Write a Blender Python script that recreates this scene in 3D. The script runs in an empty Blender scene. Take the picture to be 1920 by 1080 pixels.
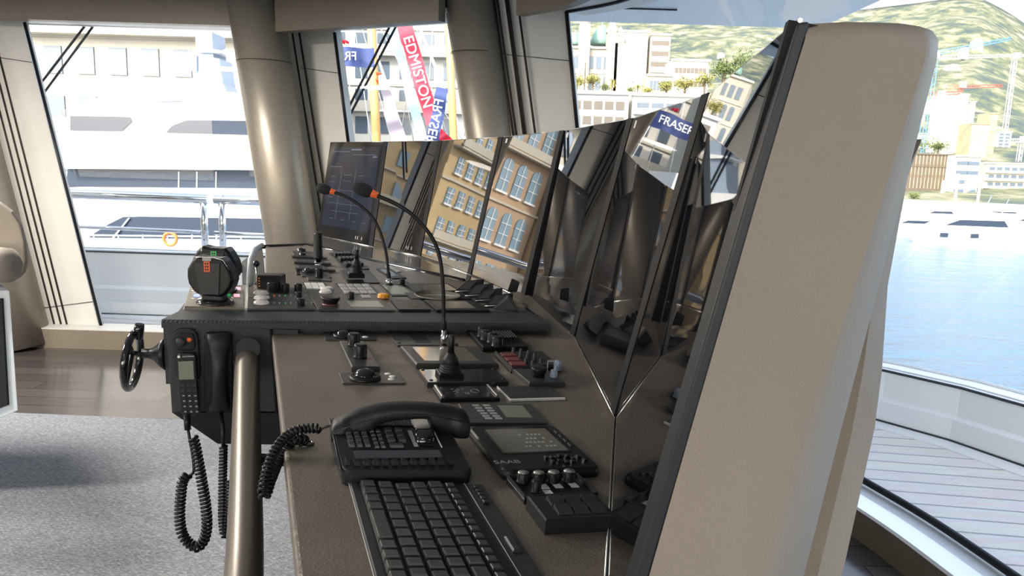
import bpy, bmesh, math, random
from mathutils import Vector, Matrix
random.seed(7)
SC = bpy.context.scene
COL = SC.collection
PI = math.pi
# ------------------------------------------------------------------ camera model (measured from the photograph)
FPX = 1387.0; PITCH = math.radians(9.45); ROLL = math.atan(.03); EZ = 1.35
EYE = Vector((0, 0, EZ))
CF = Vector((0, math.cos(PITCH), -math.sin(PITCH)))
_u = Vector((0, math.sin(PITCH), math.cos(PITCH))); _r = Vector((1, 0, 0))
CR = _r*math.cos(ROLL) + _u*math.sin(ROLL)
CU = _u*math.cos(ROLL) - _r*math.sin(ROLL)
def ray(x, y): return CF + CR*((x-960)/FPX) + CU*((540-y)/FPX)
def onz(x, y, z):
    d = ray(x, y); return EYE + d*((z-EZ)/d.z)
def ony(x, y, Y):
    d = ray(x, y); return EYE + d*(Y/d.y)
def onp(x, y, P, n):
    d = ray(x, y); return EYE + d*((P-EYE).dot(n)/d.dot(n))
cam = bpy.data.cameras.new('camera'); camo = bpy.data.objects.new('camera', cam); COL.objects.link(camo)
cam.sensor_width = 36; cam.lens = FPX/1920*36; cam.clip_end = 6000; cam.clip_start = .02
camo.matrix_world = Matrix(((CR.x, CU.x, -CF.x, 0), (CR.y, CU.y, -CF.y, 0), (CR.z, CU.z, -CF.z, EZ), (0, 0, 0, 1)))
SC.camera = camo
SC.view_settings.view_transform = 'Standard'; SC.view_settings.look = 'None'
SC.view_settings.gamma = 1; SC.view_settings.use_curve_mapping = False
SC.view_settings.exposure = EXPO = 0.0
# ------------------------------------------------------------------ materials
M = {}
def mat(name, col, rough=.5, metal=0, bump=0, bscale=200, var=0, vscale=20, spec=.5, emit=None, es=1, ior=None, coat=0, wave=None, dark=None):
    if name in M: return M[name]
    m = bpy.data.materials.new(name); m.use_nodes = True; nt = m.node_tree; N = nt.nodes; L = nt.links
    b = N['Principled BSDF']; b.inputs['Base Color'].default_value = (*col, 1)
    b.inputs['Roughness'].default_value = rough; b.inputs['Metallic'].default_value = metal
    b.inputs['Specular IOR Level'].default_value = spec
    if ior: b.inputs['IOR'].default_value = ior
    if coat: b.inputs['Coat Weight'].default_value = coat; b.inputs['Coat Roughness'].default_value = .05
    if emit: b.inputs['Emission Color'].default_value = (*emit, 1); b.inputs['Emission Strength'].default_value = es
    tc = N.new('ShaderNodeTexCoord')
    if var:
        n = N.new('ShaderNodeTexNoise'); n.inputs['Scale'].default_value = vscale; n.inputs['Detail'].default_value = 5
        L.new(tc.outputs['Object'], n.inputs['Vector'])
        r = N.new('ShaderNodeValToRGB'); r.color_ramp.elements[0].position = .3; r.color_ramp.elements[1].position = .7
        d = dark if dark else tuple(c*(1-var) for c in col)
        r.color_ramp.elements[0].color = (*d, 1); r.color_ramp.elements[1].color = (*[min(1, c*(1+var*.5)) for c in col], 1)
        L.new(n.outputs['Fac'], r.inputs['Fac']); L.new(r.outputs['Color'], b.inputs['Base Color'])
    if bump:
        n = N.new('ShaderNodeTexNoise'); n.inputs['Scale'].default_value = bscale; n.inputs['Detail'].default_value = 4
        L.new(tc.outputs['Object'], n.inputs['Vector'])
        bp = N.new('ShaderNodeBump'); bp.inputs['Strength'].default_value = bump; bp.inputs['Distance'].default_value = .002
        L.new(n.outputs['Fac'], bp.inputs['Height']); L.new(bp.outputs['Normal'], b.inputs['Normal'])
    M[name] = m; return m
def nodes(m): return m.node_tree.nodes, m.node_tree.links, m.node_tree.nodes['Principled BSDF']
mat('black', (.009, .009, .011), .38, spec=.3); mat('black_matte', (.012, .012, .014), .6, spec=.3); mat('black_gloss', (.008, .008, .01), .12, coat=.6)
mat('rubber', (.011, .012, .015), .48, spec=.35); mat('key', (.045, .045, .046), .34, spec=.45); mat('dark_grey', (.030, .032, .036), .42, spec=.3)
mat('panel', (.038, .038, .04), .38, bump=.1, bscale=600); mat('panel_tan', (.16, .135, .105), .35, bump=.1, bscale=500)
mat('leather', (.155, .132, .108), .38, bump=.55, bscale=260, var=.18, vscale=9)
mat('leather_beige', (.275, .235, .195), .62, bump=.35, bscale=420, var=.07, vscale=6)
mat('wall_panel', (.62, .605, .565), .42, var=.05, vscale=5, bump=.05, bscale=150)
mat('beam', (.20, .165, .125), .45, var=.08, vscale=8)
mat('ceiling', (.66, .68, .68), .3); mat('groove', (.02, .012, .01), .7)
mat('bronze', (.33, .295, .245), .38, metal=.45, var=.05, vscale=40, bump=.12, bscale=500)
mat('rail_bronze', (.17, .15, .125), .36, metal=.5, bump=.12, bscale=500); mat('chrome', (.8, .8, .82), .12, metal=1); mat('steel', (.55, .55, .56), .3, metal=1); mat('steel_edge', (.75, .74, .7), .25, metal=1)
mat('white', (.8, .8, .8), .4); mat('white_mark', (.75, .75, .72), .5); mat('grey_mark', (.35, .35, .35), .5); mat('clear_cap', (.75, .72, .68), .08, coat=.8)
mat('screen_glass', (.004, .004, .006), .015, ior=1.75, spec=.9)
mat('small_screen', (.16, .155, .13), .10, ior=1.6); mat('ledge', (.45, .45, .46), .12, metal=.85); mat('lcd', (.20, .22, .17), .3); mat('lcd_dark', (.03, .03, .035), .06, ior=1.7)
mat('red', (.5, .03, .02), .4); mat('red_dark', (.18, .05, .05), .35); mat('amber', (.75, .32, .03), .25); mat('orange', (.8, .16, .03), .4)
mat('led_red', (.12, .02, .01), .3, emit=(1, .16, .03), es=.28); mat('led_green', (.02, .2, .05), .3, emit=(.05, .8, .25), es=.16)
mat('led_blue', (.05, .1, .4), .3, emit=(.25, .35, 1), es=.8); mat('led_pink', (.4, .15, .2), .3, emit=(1, .4, .55), es=.6)
mat('screen_matte', (.006, .006, .008), .08, ior=1.4, spec=.3); mat('ui_blue', (.008, .009, .015), .08, ior=1.4, spec=.3, emit=(.06, .08, .15), es=.1); mat('ui_line', (.02, .03, .05), .2, emit=(.2, .26, .38), es=.3)
mat('mic_foam', (.02, .02, .026), .95, bump=.8, bscale=900)
mat('yacht_white', (.86, .86, .85), .25); mat('yacht_glass', (.03, .042, .065), .3, spec=.15); mat('yacht_grey', (.26, .33, .44), .3)
mat('gull', (.62, .66, .70), .4); mat('bulwark', (.66, .68, .70), .35)
mat('leaf', (.13, .16, .04), .7, var=.5, vscale=3, dark=(.05, .08, .02)); mat('leaf_yellow', (.28, .26, .06), .7, var=.5, vscale=3)
mat('bark', (.12, .09, .06), .9); mat('roof_green', (.16, .28, .24), .6)
mat('stone', (0.4, 0.36, 0.3), .8, var=.12, vscale=.3); mat('stone_gold', (0.5, 0.37, 0.2), .8, var=.15, vscale=.25)
mat('stone_tan', (0.45, 0.31, 0.2), .8, var=.15, vscale=.25); mat('stone_pale', (0.52, 0.48, 0.4), .8, var=.08, vscale=.2); mat('plaster_white', (0.66, 0.63, 0.57), .7)
mat('concrete', (.42, .42, .40), .8); mat('house_window', (.10, .13, .17), .15); mat('house_window_blue', (.22, .33, .42), .2); mat('brown_glass', (.10, .08, .055), .35)
mat('shutter', (.13, .11, .09), .6); mat('crane_blue', (.12, .32, .62), .5); mat('crane_red', (.7, .12, .08), .5); mat('crane_white', (.8, .8, .8), .5)
mat('wood_mast', (.62, .34, .12), .4); mat('flag_red', (.62, .03, .06), .7); mat('flag_blue', (.03, .05, .16), .7); mat('flag_cyan', (.25, .62, .75), .7); mat('flag_grey', (.28, .25, .30), .7)
mat('umbrella', (.75, .6, .42), .7); mat('quay', (.3, .29, .27), .9)
# carbon weave
m = mat('carbon', (.03, .033, .037), .45, spec=.3); N, L, B = nodes(m)
tc = N.new('ShaderNodeTexCoord'); mp = N.new('ShaderNodeMapping'); mp.inputs['Rotation'].default_value = (.6, .5, .8)
w = N.new('ShaderNodeTexWave'); w.inputs['Scale'].default_value = 75; w.inputs['Distortion'].default_value = .6; w.inputs['Detail'].default_value = 1
L.new(tc.outputs['Object'], mp.inputs['Vector']); L.new(mp.outputs[0], w.inputs['Vector'])
r = N.new('ShaderNodeValToRGB'); r.color_ramp.elements[0].color = (.026, .029, .034, 1); r.color_ramp.elements[1].color = (.052, .057, .065, 1)
L.new(w.outputs['Fac'], r.inputs['Fac']); L.new(r.outputs['Color'], B.inputs['Base Color'])
bp = N.new('ShaderNodeBump'); bp.inputs['Strength'].default_value = .4; bp.inputs['Distance'].default_value = .001
L.new(w.outputs['Fac'], bp.inputs['Height']); L.new(bp.outputs['Normal'], B.inputs['Normal'])
# carpet
m = mat('carpet', (.5, .51, .53), .95); N, L, B = nodes(m)
tc = N.new('ShaderNodeTexCoord'); mp = N.new('ShaderNodeMapping'); mp.inputs['Scale'].default_value = (1, 2.6, 1)
n1 = N.new('ShaderNodeTexNoise'); n1.inputs['Scale'].default_value = 75; n1.inputs['Detail'].default_value = 3
n2 = N.new('ShaderNodeTexNoise'); n2.inputs['Scale'].default_value = 6
br = N.new('ShaderNodeTexBrick'); br.inputs['Scale'].default_value = 28; br.inputs['Color1'].default_value = (.44, .46, .50, 1); br.inputs['Color2'].default_value = (.28, .30, .335, 1); br.inputs['Mortar'].default_value = (.26, .27, .29, 1); br.inputs['Mortar Size'].default_value = .05; br.inputs['Mortar Smooth'].default_value = .8
L.new(tc.outputs['Object'], mp.inputs['Vector']); L.new(mp.outputs[0], n1.inputs['Vector']); L.new(tc.outputs['Object'], n2.inputs['Vector']); L.new(tc.outputs['Object'], br.inputs['Vector'])
mx = N.new('ShaderNodeMix'); mx.data_type = 'RGBA'; mx.blend_type = 'MULTIPLY'; mx.inputs[0].default_value = .8
r = N.new('ShaderNodeValToRGB'); r.color_ramp.elements[0].position = .35; r.color_ramp.elements[0].color = (.45, .45, .45, 1); r.color_ramp.elements[1].position = .65
L.new(n1.outputs['Fac'], r.inputs['Fac']); L.new(br.outputs['Color'], mx.inputs[6]); L.new(r.outputs['Color'], mx.inputs[7]); L.new(mx.outputs[2], B.inputs['Base Color'])
bp = N.new('ShaderNodeBump'); bp.inputs['Strength'].default_value = 1; bp.inputs['Distance'].default_value = .006
L.new(n1.outputs['Fac'], bp.inputs['Height']); L.new(bp.outputs['Normal'], B.inputs['Normal'])
# planks
def plank(name, c1, c2, mort, rough, sx, sy, rot=0, ms=.01):
    m = mat(name, c1, rough); N, L, B = nodes(m)
    tc = N.new('ShaderNodeTexCoord'); mp = N.new('ShaderNodeMapping'); mp.inputs['Rotation'].default_value = (0, 0, rot)
    br = N.new('ShaderNodeTexBrick'); br.inputs['Scale'].default_value = 1; br.inputs['Brick Width'].default_value = sx; br.inputs['Row Height'].default_value = sy
    br.inputs['Color1'].default_value = (*c1, 1); br.inputs['Color2'].default_value = (*c2, 1); br.inputs['Mortar'].default_value = (*mort, 1); br.inputs['Mortar Size'].default_value = ms
    L.new(tc.outputs['Object'], mp.inputs['Vector']); L.new(mp.outputs[0], br.inputs['Vector']); 
    n = N.new('ShaderNodeTexNoise'); n.inputs['Scale'].default_value = 3
    mp2 = N.new('ShaderNodeMapping'); mp2.inputs['Scale'].default_value = (1, 14, 1); mp2.inputs['Rotation'].default_value = (0, 0, rot)
    L.new(tc.outputs['Object'], mp2.inputs['Vector']); L.new(mp2.outputs[0], n.inputs['Vector'])
    mx = N.new('ShaderNodeMix'); mx.data_type = 'RGBA'; mx.blend_type = 'MULTIPLY'; mx.inputs[0].default_value = .35
    L.new(br.outputs['Color'], mx.inputs[6]); L.new(n.outputs['Color'], mx.inputs[7]); L.new(mx.outputs[2], B.inputs['Base Color'])
plank('floor_wood', (.07, .06, .058), (.11, .095, .09), (.02, .015, .012), .17, 1.6, .14, 0, .003)
plank('teak', (.74, .71, .68), (.78, .75, .72), (.30, .31, .34), .6, 30, .12, .12, .006)
# sea
m = mat('sea', (.09, .165, .26), .25, spec=.22); N, L, B = nodes(m)
tc = N.new('ShaderNodeTexCoord'); mp = N.new('ShaderNodeMapping'); mp.inputs['Scale'].default_value = (.45, 1, 1)
n = N.new('ShaderNodeTexNoise'); n.inputs['Scale'].default_value = .38; n.inputs['Detail'].default_value = 7; n.inputs['Roughness'].default_value = .6
L.new(tc.outputs['Object'], mp.inputs['Vector']); L.new(mp.outputs[0], n.inputs['Vector'])
bp = N.new('ShaderNodeBump'); bp.inputs['Strength'].default_value = 1; bp.inputs['Distance'].default_value = 2.6
L.new(n.outputs['Fac'], bp.inputs['Height']); L.new(bp.outputs['Normal'], B.inputs['Normal'])
# hill
m = mat('hill', (.2, .2, .1), .95); N, L, B = nodes(m)
tc = N.new('ShaderNodeTexCoord')
n = N.new('ShaderNodeTexNoise'); n.inputs['Scale'].default_value = .03; n.inputs['Detail'].default_value = 12; n.inputs['Roughness'].default_value = .72
L.new(tc.outputs['Object'], n.inputs['Vector'])
r = N.new('ShaderNodeValToRGB'); e = r.color_ramp.elements
e[0].position = .38; e[0].color = (.04, .062, .07, 1); e[1].position = .66; e[1].color = (.36, .32, .24, 1)
x = e.new(.47); x.color = (.08, .10, .06, 1); x = e.new(.54); x.color = (.17, .17, .10, 1)
L.new(n.outputs['Fac'], r.inputs['Fac']); L.new(r.outputs['Color'], B.inputs['Base Color'])
# window glass: thin pane, clear with a fresnel reflection
def glassmat(name, tint, k=1.0):
    m = bpy.data.materials.new(name); m.use_nodes = True; N = m.node_tree.nodes; L = m.node_tree.links; N.clear()
    o = N.new('ShaderNodeOutputMaterial'); t = N.new('ShaderNodeBsdfTransparent'); t.inputs[0].default_value = (*tint, 1)
    g = N.new('ShaderNodeBsdfGlossy'); g.inputs['Roughness'].default_value = .01
    f = N.new('ShaderNodeLayerWeight'); f.inputs['Blend'].default_value = .5; x = N.new('ShaderNodeMixShader')   # Facing is the same from both sides
    pw = N.new('ShaderNodeMath'); pw.operation = 'POWER'; pw.inputs[1].default_value = 5; L.new(f.outputs['Facing'], pw.inputs[0])
    mu = N.new('ShaderNodeMath'); mu.operation = 'MULTIPLY_ADD'; mu.inputs[1].default_value = .9; mu.inputs[2].default_value = .04*k
    L.new(pw.outputs[0], mu.inputs[0]); L.new(mu.outputs[0], x.inputs[0]); L.new(t.outputs[0], x.inputs[1]); L.new(g.outputs[0], x.inputs[2]); L.new(x.outputs[0], o.inputs[0])
    M[name] = m
glassmat('pane', (.93, .95, .95)); glassmat('cap_glass', (.85, .82, .78), 2.0)
# ------------------------------------------------------------------ mesh builder
class MB:
    def __init__(s): s.v = []; s.f = []; s.sm = []; s.mi = []; s.cur = 0
    def add(s, vs, fs, sm=False):
        o = len(s.v); s.v += [Vector(p) for p in vs]
        for f in fs: s.f.append(tuple(i+o for i in f)); s.sm.append(sm); s.mi.append(s.cur)
        return s
    def rings(s, rs, sm=True, c0=True, c1=True, loop=False):
        n = len(rs[0]); vs = [p for r in rs for p in r]; fs = []
        k = len(rs)
        for i in range(k if loop else k-1):
            j = (i+1) % k
            for a in range(n): fs.append((i*n+a, i*n+(a+1) % n, j*n+(a+1) % n, j*n+a))
        s.add(vs, fs, sm)
        if not loop:
            o = len(s.v)-len(vs)
            if c0: s.f.append(tuple(o+a for a in reversed(range(n)))); s.sm.append(False); s.mi.append(s.cur)
            if c1: s.f.append(tuple(o+(k-1)*n+a for a in range(n))); s.sm.append(False); s.mi.append(s.cur)
        return s
    def box(s, x0, x1, y0, y1, z0, z1, c=0):
        return s.fbox(WF, x0, x1, y0, y1, z0, z1, c)
    def fbox(s, fr, a0, a1, b0, b1, h0, h1, c=0):
        q = lambda a, b, h: fr(a, b, h)
        ca = c/max(1e-9, fr.lu); cb = c/max(1e-9, fr.lv)
        R = lambda h, i: [q(a0+ca*i, b0+cb*i, h), q(a1-ca*i, b0+cb*i, h), q(a1-ca*i, b1-cb*i, h), q(a0+ca*i, b1-cb*i, h)]
        rs = [R(h0, 0), R(h1-c, 0), R(h1, 1)] if c else [R(h0, 0), R(h1, 0)]
        return s.rings(rs, False)
    def prism(s, pts, off):          # polygon (world points) extruded by a vector
        off = Vector(off); return s.rings([pts, [Vector(p)+off for p in pts]], False)
    def quad(s, *p): return s.add(p, [tuple(range(len(p)))])
    def tube(s, pts, r, n=10, sm=True, closed=False, caps=True):
        pts = [Vector(p) for p in pts]; k = len(pts); rs = []
        rr = r if isinstance(r, (list, tuple)) else [r]*k
        t0 = (pts[1]-pts[0]).normalized(); a = Vector((0, 0, 1)) if abs(t0.z) < .9 else Vector((1, 0, 0))
        nn = (a - t0*a.dot(t0)).normalized()
        for i in range(k):
            if closed: t = (pts[(i+1) % k]-pts[i-1]).normalized()
            else: t = (pts[min(i+1, k-1)]-pts[max(i-1, 0)]).normalized()
            nn = (nn - t*nn.dot(t)).normalized(); b = t.cross(nn)
            rs.append([pts[i]+(nn*math.cos(2*PI*j/n)+b*math.sin(2*PI*j/n))*rr[i] for j in range(n)])
        return s.rings(rs, sm, caps, caps, closed)
    def lathe(s, P, ax, prof, n=20, sm=True):      # prof: (radius, height)
        P = Vector(P); ax = Vector(ax).normalized(); a = Vector((1, 0, 0)) if abs(ax.x) < .8 else Vector((0, 1, 0))
        e = (a-ax*a.dot(ax)).normalized(); g = ax.cross(e)
        rs = [[P+ax*h+(e*math.cos(2*PI*j/n)+g*math.sin(2*PI*j/n))*max(r, 1e-5) for j in range(n)] for r, h in prof]
        return s.rings(rs, sm)
    def ball(s, P, r, n=14, sc=(1, 1, 1), zmin=-1):
        P = Vector(P); rs = []
        for i in range(n+1):
            t = -PI/2+PI*i/n
            if math.sin(t) < zmin: continue
            rs.append([P+Vector((math.cos(t)*math.cos(2*PI*j/n)*r*sc[0], math.cos(t)*math.sin(2*PI*j/n)*r*sc[1], math.sin(t)*r*sc[2])) for j in range(n)])
        return s.rings(rs, True)
    def build(s, name, m, parent=None, struct=False, bev=0, label=None):
        me = bpy.data.meshes.new(name); o0 = Vector((0, 0, 0))
        if parent is not None: o0 = wloc(parent)
        elif s.v:
            o0 = Vector([sum(v[i] for v in s.v)/len(s.v) for i in range(3)]); o0.z = min(v.z for v in s.v)
        me.from_pydata([tuple(v-o0) for v in s.v], [], s.f)
        ms = m if isinstance(m, (list, tuple)) else [m]
        for q in ms: me.materials.append(M[q])
        me.polygons.foreach_set('use_smooth', s.sm); me.polygons.foreach_set('material_index', s.mi)
        bm = bmesh.new(); bm.from_mesh(me); bmesh.ops.recalc_face_normals(bm, faces=bm.faces); bm.to_mesh(me); bm.free(); me.update()
        o = bpy.data.objects.new(name, me); COL.objects.link(o)
        if parent is not None:
            o.parent = parent
        else: o.location = o0
        if bev:
            b = o.modifiers.new('bevel', 'BEVEL'); b.width = bev; b.segments = 3; b.limit_method = 'ANGLE'; b.angle_limit = .6
        if struct: o['kind'] = 'structure'
        if label: o['label'] = label
        return o
def wloc(o):
    p = Vector((0, 0, 0))
    while o is not None: p += o.location; o = o.parent
    return p
class Fr:
    def __init__(s, o, u, v, n): s.o = Vector(o); s.u = Vector(u); s.v = Vector(v); s.n = Vector(n).normalized(); s.lu = s.u.length; s.lv = s.v.length
    def __call__(s, a, b, h): return s.o+s.u*a+s.v*b+s.n*h
WF = Fr((0, 0, 0), (1, 0, 0), (0, 1, 0), (0, 0, 1))
def thing(name, label, cat, loc=(0, 0, 0), group=None):
    o = bpy.data.objects.new(name, None); COL.objects.link(o); o.location = Vector(loc); o.empty_display_size = .05
    o['label'] = label; o['category'] = cat
    if group: o['group'] = group
    return o
def tag(o, label, cat, group=None, kind=None):
    o['label'] = label; o['category'] = cat
    if group: o['group'] = group
    if kind: o['kind'] = kind
    return o
def copy_tree(o, parent=None):
    c = o.copy(); COL.objects.link(c); c.parent = parent
    for ch in list(o.children): copy_tree(ch, c)
    return c
def spline(pts, n=8):
    P = [Vector(p) for p in pts]; P = [P[0]*2-P[1]]+P+[P[-1]*2-P[-2]]; out = []
    for i in range(1, len(P)-2):
        for k in range(n):
            t = k/n; a, b, c, d = P[i-1:i+3]
            out.append(.5*((2*b)+(c-a)*t+(2*a-5*b+4*c-d)*t*t+(3*b-a-3*c+d)*t**3))
    return out+[P[-2]]
def coil(pts, R, r, pitch, n=12):     # helix around a curve
    c = spline(pts, 14); L = [0]
    for a, b in zip(c, c[1:]): L.append(L[-1]+(b-a).length)
    tot = L[-1]; k = int(tot/pitch*n); out = []; nn = None; j = 0
    for i in range(k+1):
        s = tot*i/k
        while j < len(L)-2 and L[j+1] < s: j += 1
        t = (c[j+1]-c[j]).normalized(); p = c[j]+(c[j+1]-c[j])*((s-L[j])/max(1e-9, L[j+1]-L[j]))
        if nn is None: a = Vector((0, 1, .1)); nn = (a-t*a.dot(t)).normalized()
        nn = (nn-t*nn.dot(t)).normalized(); b = t.cross(nn); th = 2*PI*i/n
        out.append(p+(nn*math.cos(th)+b*math.sin(th))*R)
    return out
def text_mesh(s, fr, size, name, m, parent, ext=0, label=None, cx=True):   # lettering in a frame (a along, b up, unit metres)
    cu = bpy.data.curves.new('t', 'FONT'); cu.body = s; cu.size = size; cu.align_x = 'CENTER'; cu.align_y = 'CENTER'; cu.extrude = ext
    o = bpy.data.objects.new('t', cu); COL.objects.link(o); dg = bpy.context.evaluated_depsgraph_get(); dg.update()
    me = bpy.data.meshes.new_from_object(o.evaluated_get(dg)); bpy.data.objects.remove(o)
    par = wloc(parent); me.transform(Matrix(((fr.u.x, fr.v.x, fr.n.x, fr.o.x-par.x), (fr.u.y, fr.v.y, fr.n.y, fr.o.y-par.y), (fr.u.z, fr.v.z, fr.n.z, fr.o.z-par.z), (0, 0, 0, 1))))
    me.materials.clear(); me.materials.append(M[m]); me.name = name
    q = bpy.data.objects.new(name, me); COL.objects.link(q); q.parent = parent
    if label: q['label'] = label
    return q
# ================================================================== ROOM SHELL
YW = 5.2; ZH = 2.20; ZS = .12
mb = MB(); mb.add([(-13, -3, 0), (1.9, -3, 0), (1.75, .6, 0), (1.61, 2.3, 0), (1.47, 2.95, 0), (1.1, 3.95, 0), (.55, 4.75, 0), (-.35, 4.9, 0), (-1.4, 5.3, 0), (-13, 5.3, 0)], [tuple(range(10))])
mb.prism([v+Vector((0, 0, -.001)) for v in mb.v], (0, 0, -.12)); mb.build('floor', 'floor_wood', struct=True)
mb = MB(); mb.box(-13.2, 2.1, -6, 5.45, 2.36, 2.5); ceil = mb.build('ceiling', 'ceiling', struct=True)  # runs on past the starboard wall, an unseen overhang added to block the sun
g = MB()
for y in (4.42, 4.50, 4.95): g.box(-13, 1, y, y+.012, 2.352, 2.3605)
g.build('ceiling_seam', 'groove', ceil)
# disc outline for the added fill lamps, never built
lp = MB(); lp.lathe((-2.5, 1.5, 2.345), (0, 0, 1), [(.06, 0), (.06, .014)], 20)
# left wall strips
def wl(n, m, *bx):
    mb = MB()
    for b in bx: mb.box(*b)
    return mb.build(n, m, struct=True)
wl('wall_left', 'wall_panel', (-13, -1.45, YW, YW+.1, ZH, 2.36), (-13, -1.45, YW, YW+.1, 0, ZS-.02))
wl('wall_aft', 'wall_panel', (-13.1, -13, -3, 5.3, 0, 2.36))
wl('wall_starboard', 'wall_panel', (-13, 1.9, -3.1, -3, 0, .9), (-13, 1.9, -3.1, -3, 2.1, 2.36), (-13, -9.4, -3.1, -3, .9, 2.1), (-5.4, -4.8, -3.1, -3, .9, 2.1), (-.8, -.3, -3.1, -3, .9, 2.1))
# sill box along the left wall, its front face towards the room
s0 = onz(160, 655, 0).y
mb = MB(); mb.box(-13, -1.3, s0, YW+.02, 0.001, .135); mb.build('trim_1', 'beam', struct=True)
mb = MB(); mb.box(-13, -1.3, s0-.001, YW-.02, .136, .142); mb.build('trim_2', 'wall_panel', struct=True)
# header beam and reveal strip over the left windows
mb = MB(); mb.box(-13, -1.62, 4.93, 5.0, 2.175, 2.36); mb.build('trim_3', 'beam', struct=True)
mb = MB(); mb.box(-13, -1.5, 5.0, YW, 2.19, 2.21); mb.build('trim_4', 'wall_panel', struct=True)
C1 = Vector((-1.49, YW, 0)); C2 = Vector((-.30, 4.60, 0)); d2 = (C2-C1).normalized(); n2 = Vector((d2.y, -d2.x, 0))    # n2 points into the room
def strip(P, Q, off0, off1, z0, z1, nrm):
    a = Vector(P); b = Vector(Q); nrm = Vector(nrm)
    return [[a+nrm*off0+Vector((0, 0, z0)), b+nrm*off0+Vector((0, 0, z0)), b+nrm*off1+Vector((0, 0, z0)), a+nrm*off1+Vector((0, 0, z0))], (0, 0, z1-z0)]
mb = MB(); mb.prism(*strip(C1, C2, 0, -.1, ZH, 2.36, n2)); mb.prism(*strip(C1, C2, 0, -.1, 0, ZS, n2)); mb.build('wall_port_bow', 'wall_panel', struct=True)
mb = MB(); mb.prism(*strip(C1+d2*.12, C2, .27, .34, 2.13, 2.36, n2)); mb.build('trim_5', 'beam', struct=True)
mb = MB(); mb.prism(*strip(C1, C2, 0, .27, 2.19, 2.21, n2)); mb.build('trim_6', 'wall_panel', struct=True)
# front windscreen: header curve and sill curve
HT = [onz(1061, 22, ZH), Vector((.56, 3.93, ZH)), Vector((.76, 3.2, ZH)), Vector((.9, 2.4, ZH)), Vector((1.03, .6, ZH)), Vector((1.1, -3, ZH))]
SL = [Vector((.50, 4.72, ZS)), Vector((1.1, 3.95, ZS)), onz(1628, 905, ZS), onz(1905, 1080, ZS), Vector((1.78, .6, ZS)), Vector((1.9, -3, ZS))]
HS = spline(HT, 8); SS = spline(SL, 8)
mb = MB(); k = len(HS); mb.add(HS+SS, [(i, i+1, k+i+1, k+i) for i in range(k-1)], True); w3 = mb.build('window_3', 'pane', struct=True)
mb = MB(); mb.tube([p+Vector((-.012, 0, 0)) for p in HS], .014, 6); mb.tube([p+Vector((-.012, 0, .005)) for p in SS], .016, 6); mb.tube([HT[0]+(SL[0]-HT[0])*t+Vector((-.01, 0, 0)) for t in (0, .3, .6, 1)], .013, 6); mb.build('window_seal', 'black', w3)
def ribbon(C, o0, o1, z0, z1, m, name):
    mb = MB(); A = []; B_ = []
    for i, p in enumerate(C):
        t = (C[min(i+1, len(C)-1)]-C[max(i-1, 0)]); nn = Vector((t.y, -t.x, 0)).normalized()   # towards room (left)
        A.append(Vector((p.x+nn.x*o0, p.y+nn.y*o0, 0))); B_.append(Vector((p.x+nn.x*o1, p.y+nn.y*o1, 0)))
    rs = [[a+Vector((0, 0, z0)), b+Vector((0, 0, z0)), b+Vector((0, 0, z1)), a+Vector((0, 0, z1))] for a, b in zip(A, B_)]
    mb.rings(rs, False); return mb.build(name, m, struct=True)
ribbon(SS, -.02, .09, -.05, .105, 'gull', 'trim_7'); ribbon(SS, .09, .19, .0, .108, 'steel', 'trim_8'); ribbon(SS, .19, .21, .0, .112, 'beam', 'trim_9')
ribbon(HS, 0, .3, 2.2, 2.215, 'wall_panel', 'trim_10'); ribbon(HS, .3, .36, 2.13, 2.36, 'beam', 'trim_11'); ribbon(HS, -.15, 0, 2.2, 2.36, 'wall_panel', 'wall_front')
# glass of the other windows
def pane(name, pts, nrm):
    mb = MB(); mb.quad(*pts); w = mb.build(name, 'pane', struct=True)
    s = MB(); q = [Vector(p)+Vector(nrm)*.012 for p in pts]; s.tube(q+[q[0]], .013, 6); s.build('window_seal', 'black', w); return w
py = lambda x, y, Y=YW: ony(x, y, Y)
wTL, wBL = py(46, 41), py(190, 612)
shift = wTL.x-wBL.x
pane('window_1', [(wTL.x, YW, ZH), (-1.75, YW, ZH), (-1.40, YW, ZS), (wBL.x, YW, ZS)], (0, -1, 0))
pane('window_4', [(-8.0, YW, ZH), (-4.0, YW, ZH), (-3.6, YW, ZS), (-7.5, YW, ZS)], (0, -1, 0))
pane('window_5', [(-12.6, YW, ZH), (-8.9, YW, ZH), (-8.4, YW, ZS), (-12.1, YW, ZS)], (0, -1, 0))
q = lambda x, y: onp(x, y, C1, n2)
a, b = q(627, 61), q(653, 265); sl = (b-a)/(b.z-a.z)
W2T = a+sl*(ZH-a.z); W2B = a+sl*(ZS-a.z)
e = d2*1.05
pane('window_2', [W2T, W2T+e*.9, W2B+e*.9, W2B], n2)
pane('window_6', [(-9.4, -3, 2.1), (-5.4, -3, 2.1), (-5.4, -3, .9), (-9.4, -3, .9)], (0, 1, 0)); pane('window_7', [(-4.8, -3, 2.1), (-.8, -3, 2.1), (-.8, -3, .9), (-4.8, -3, .9)], (0, 1, 0))  # unseen starboard windows, added to let daylight in behind the camera
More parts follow.
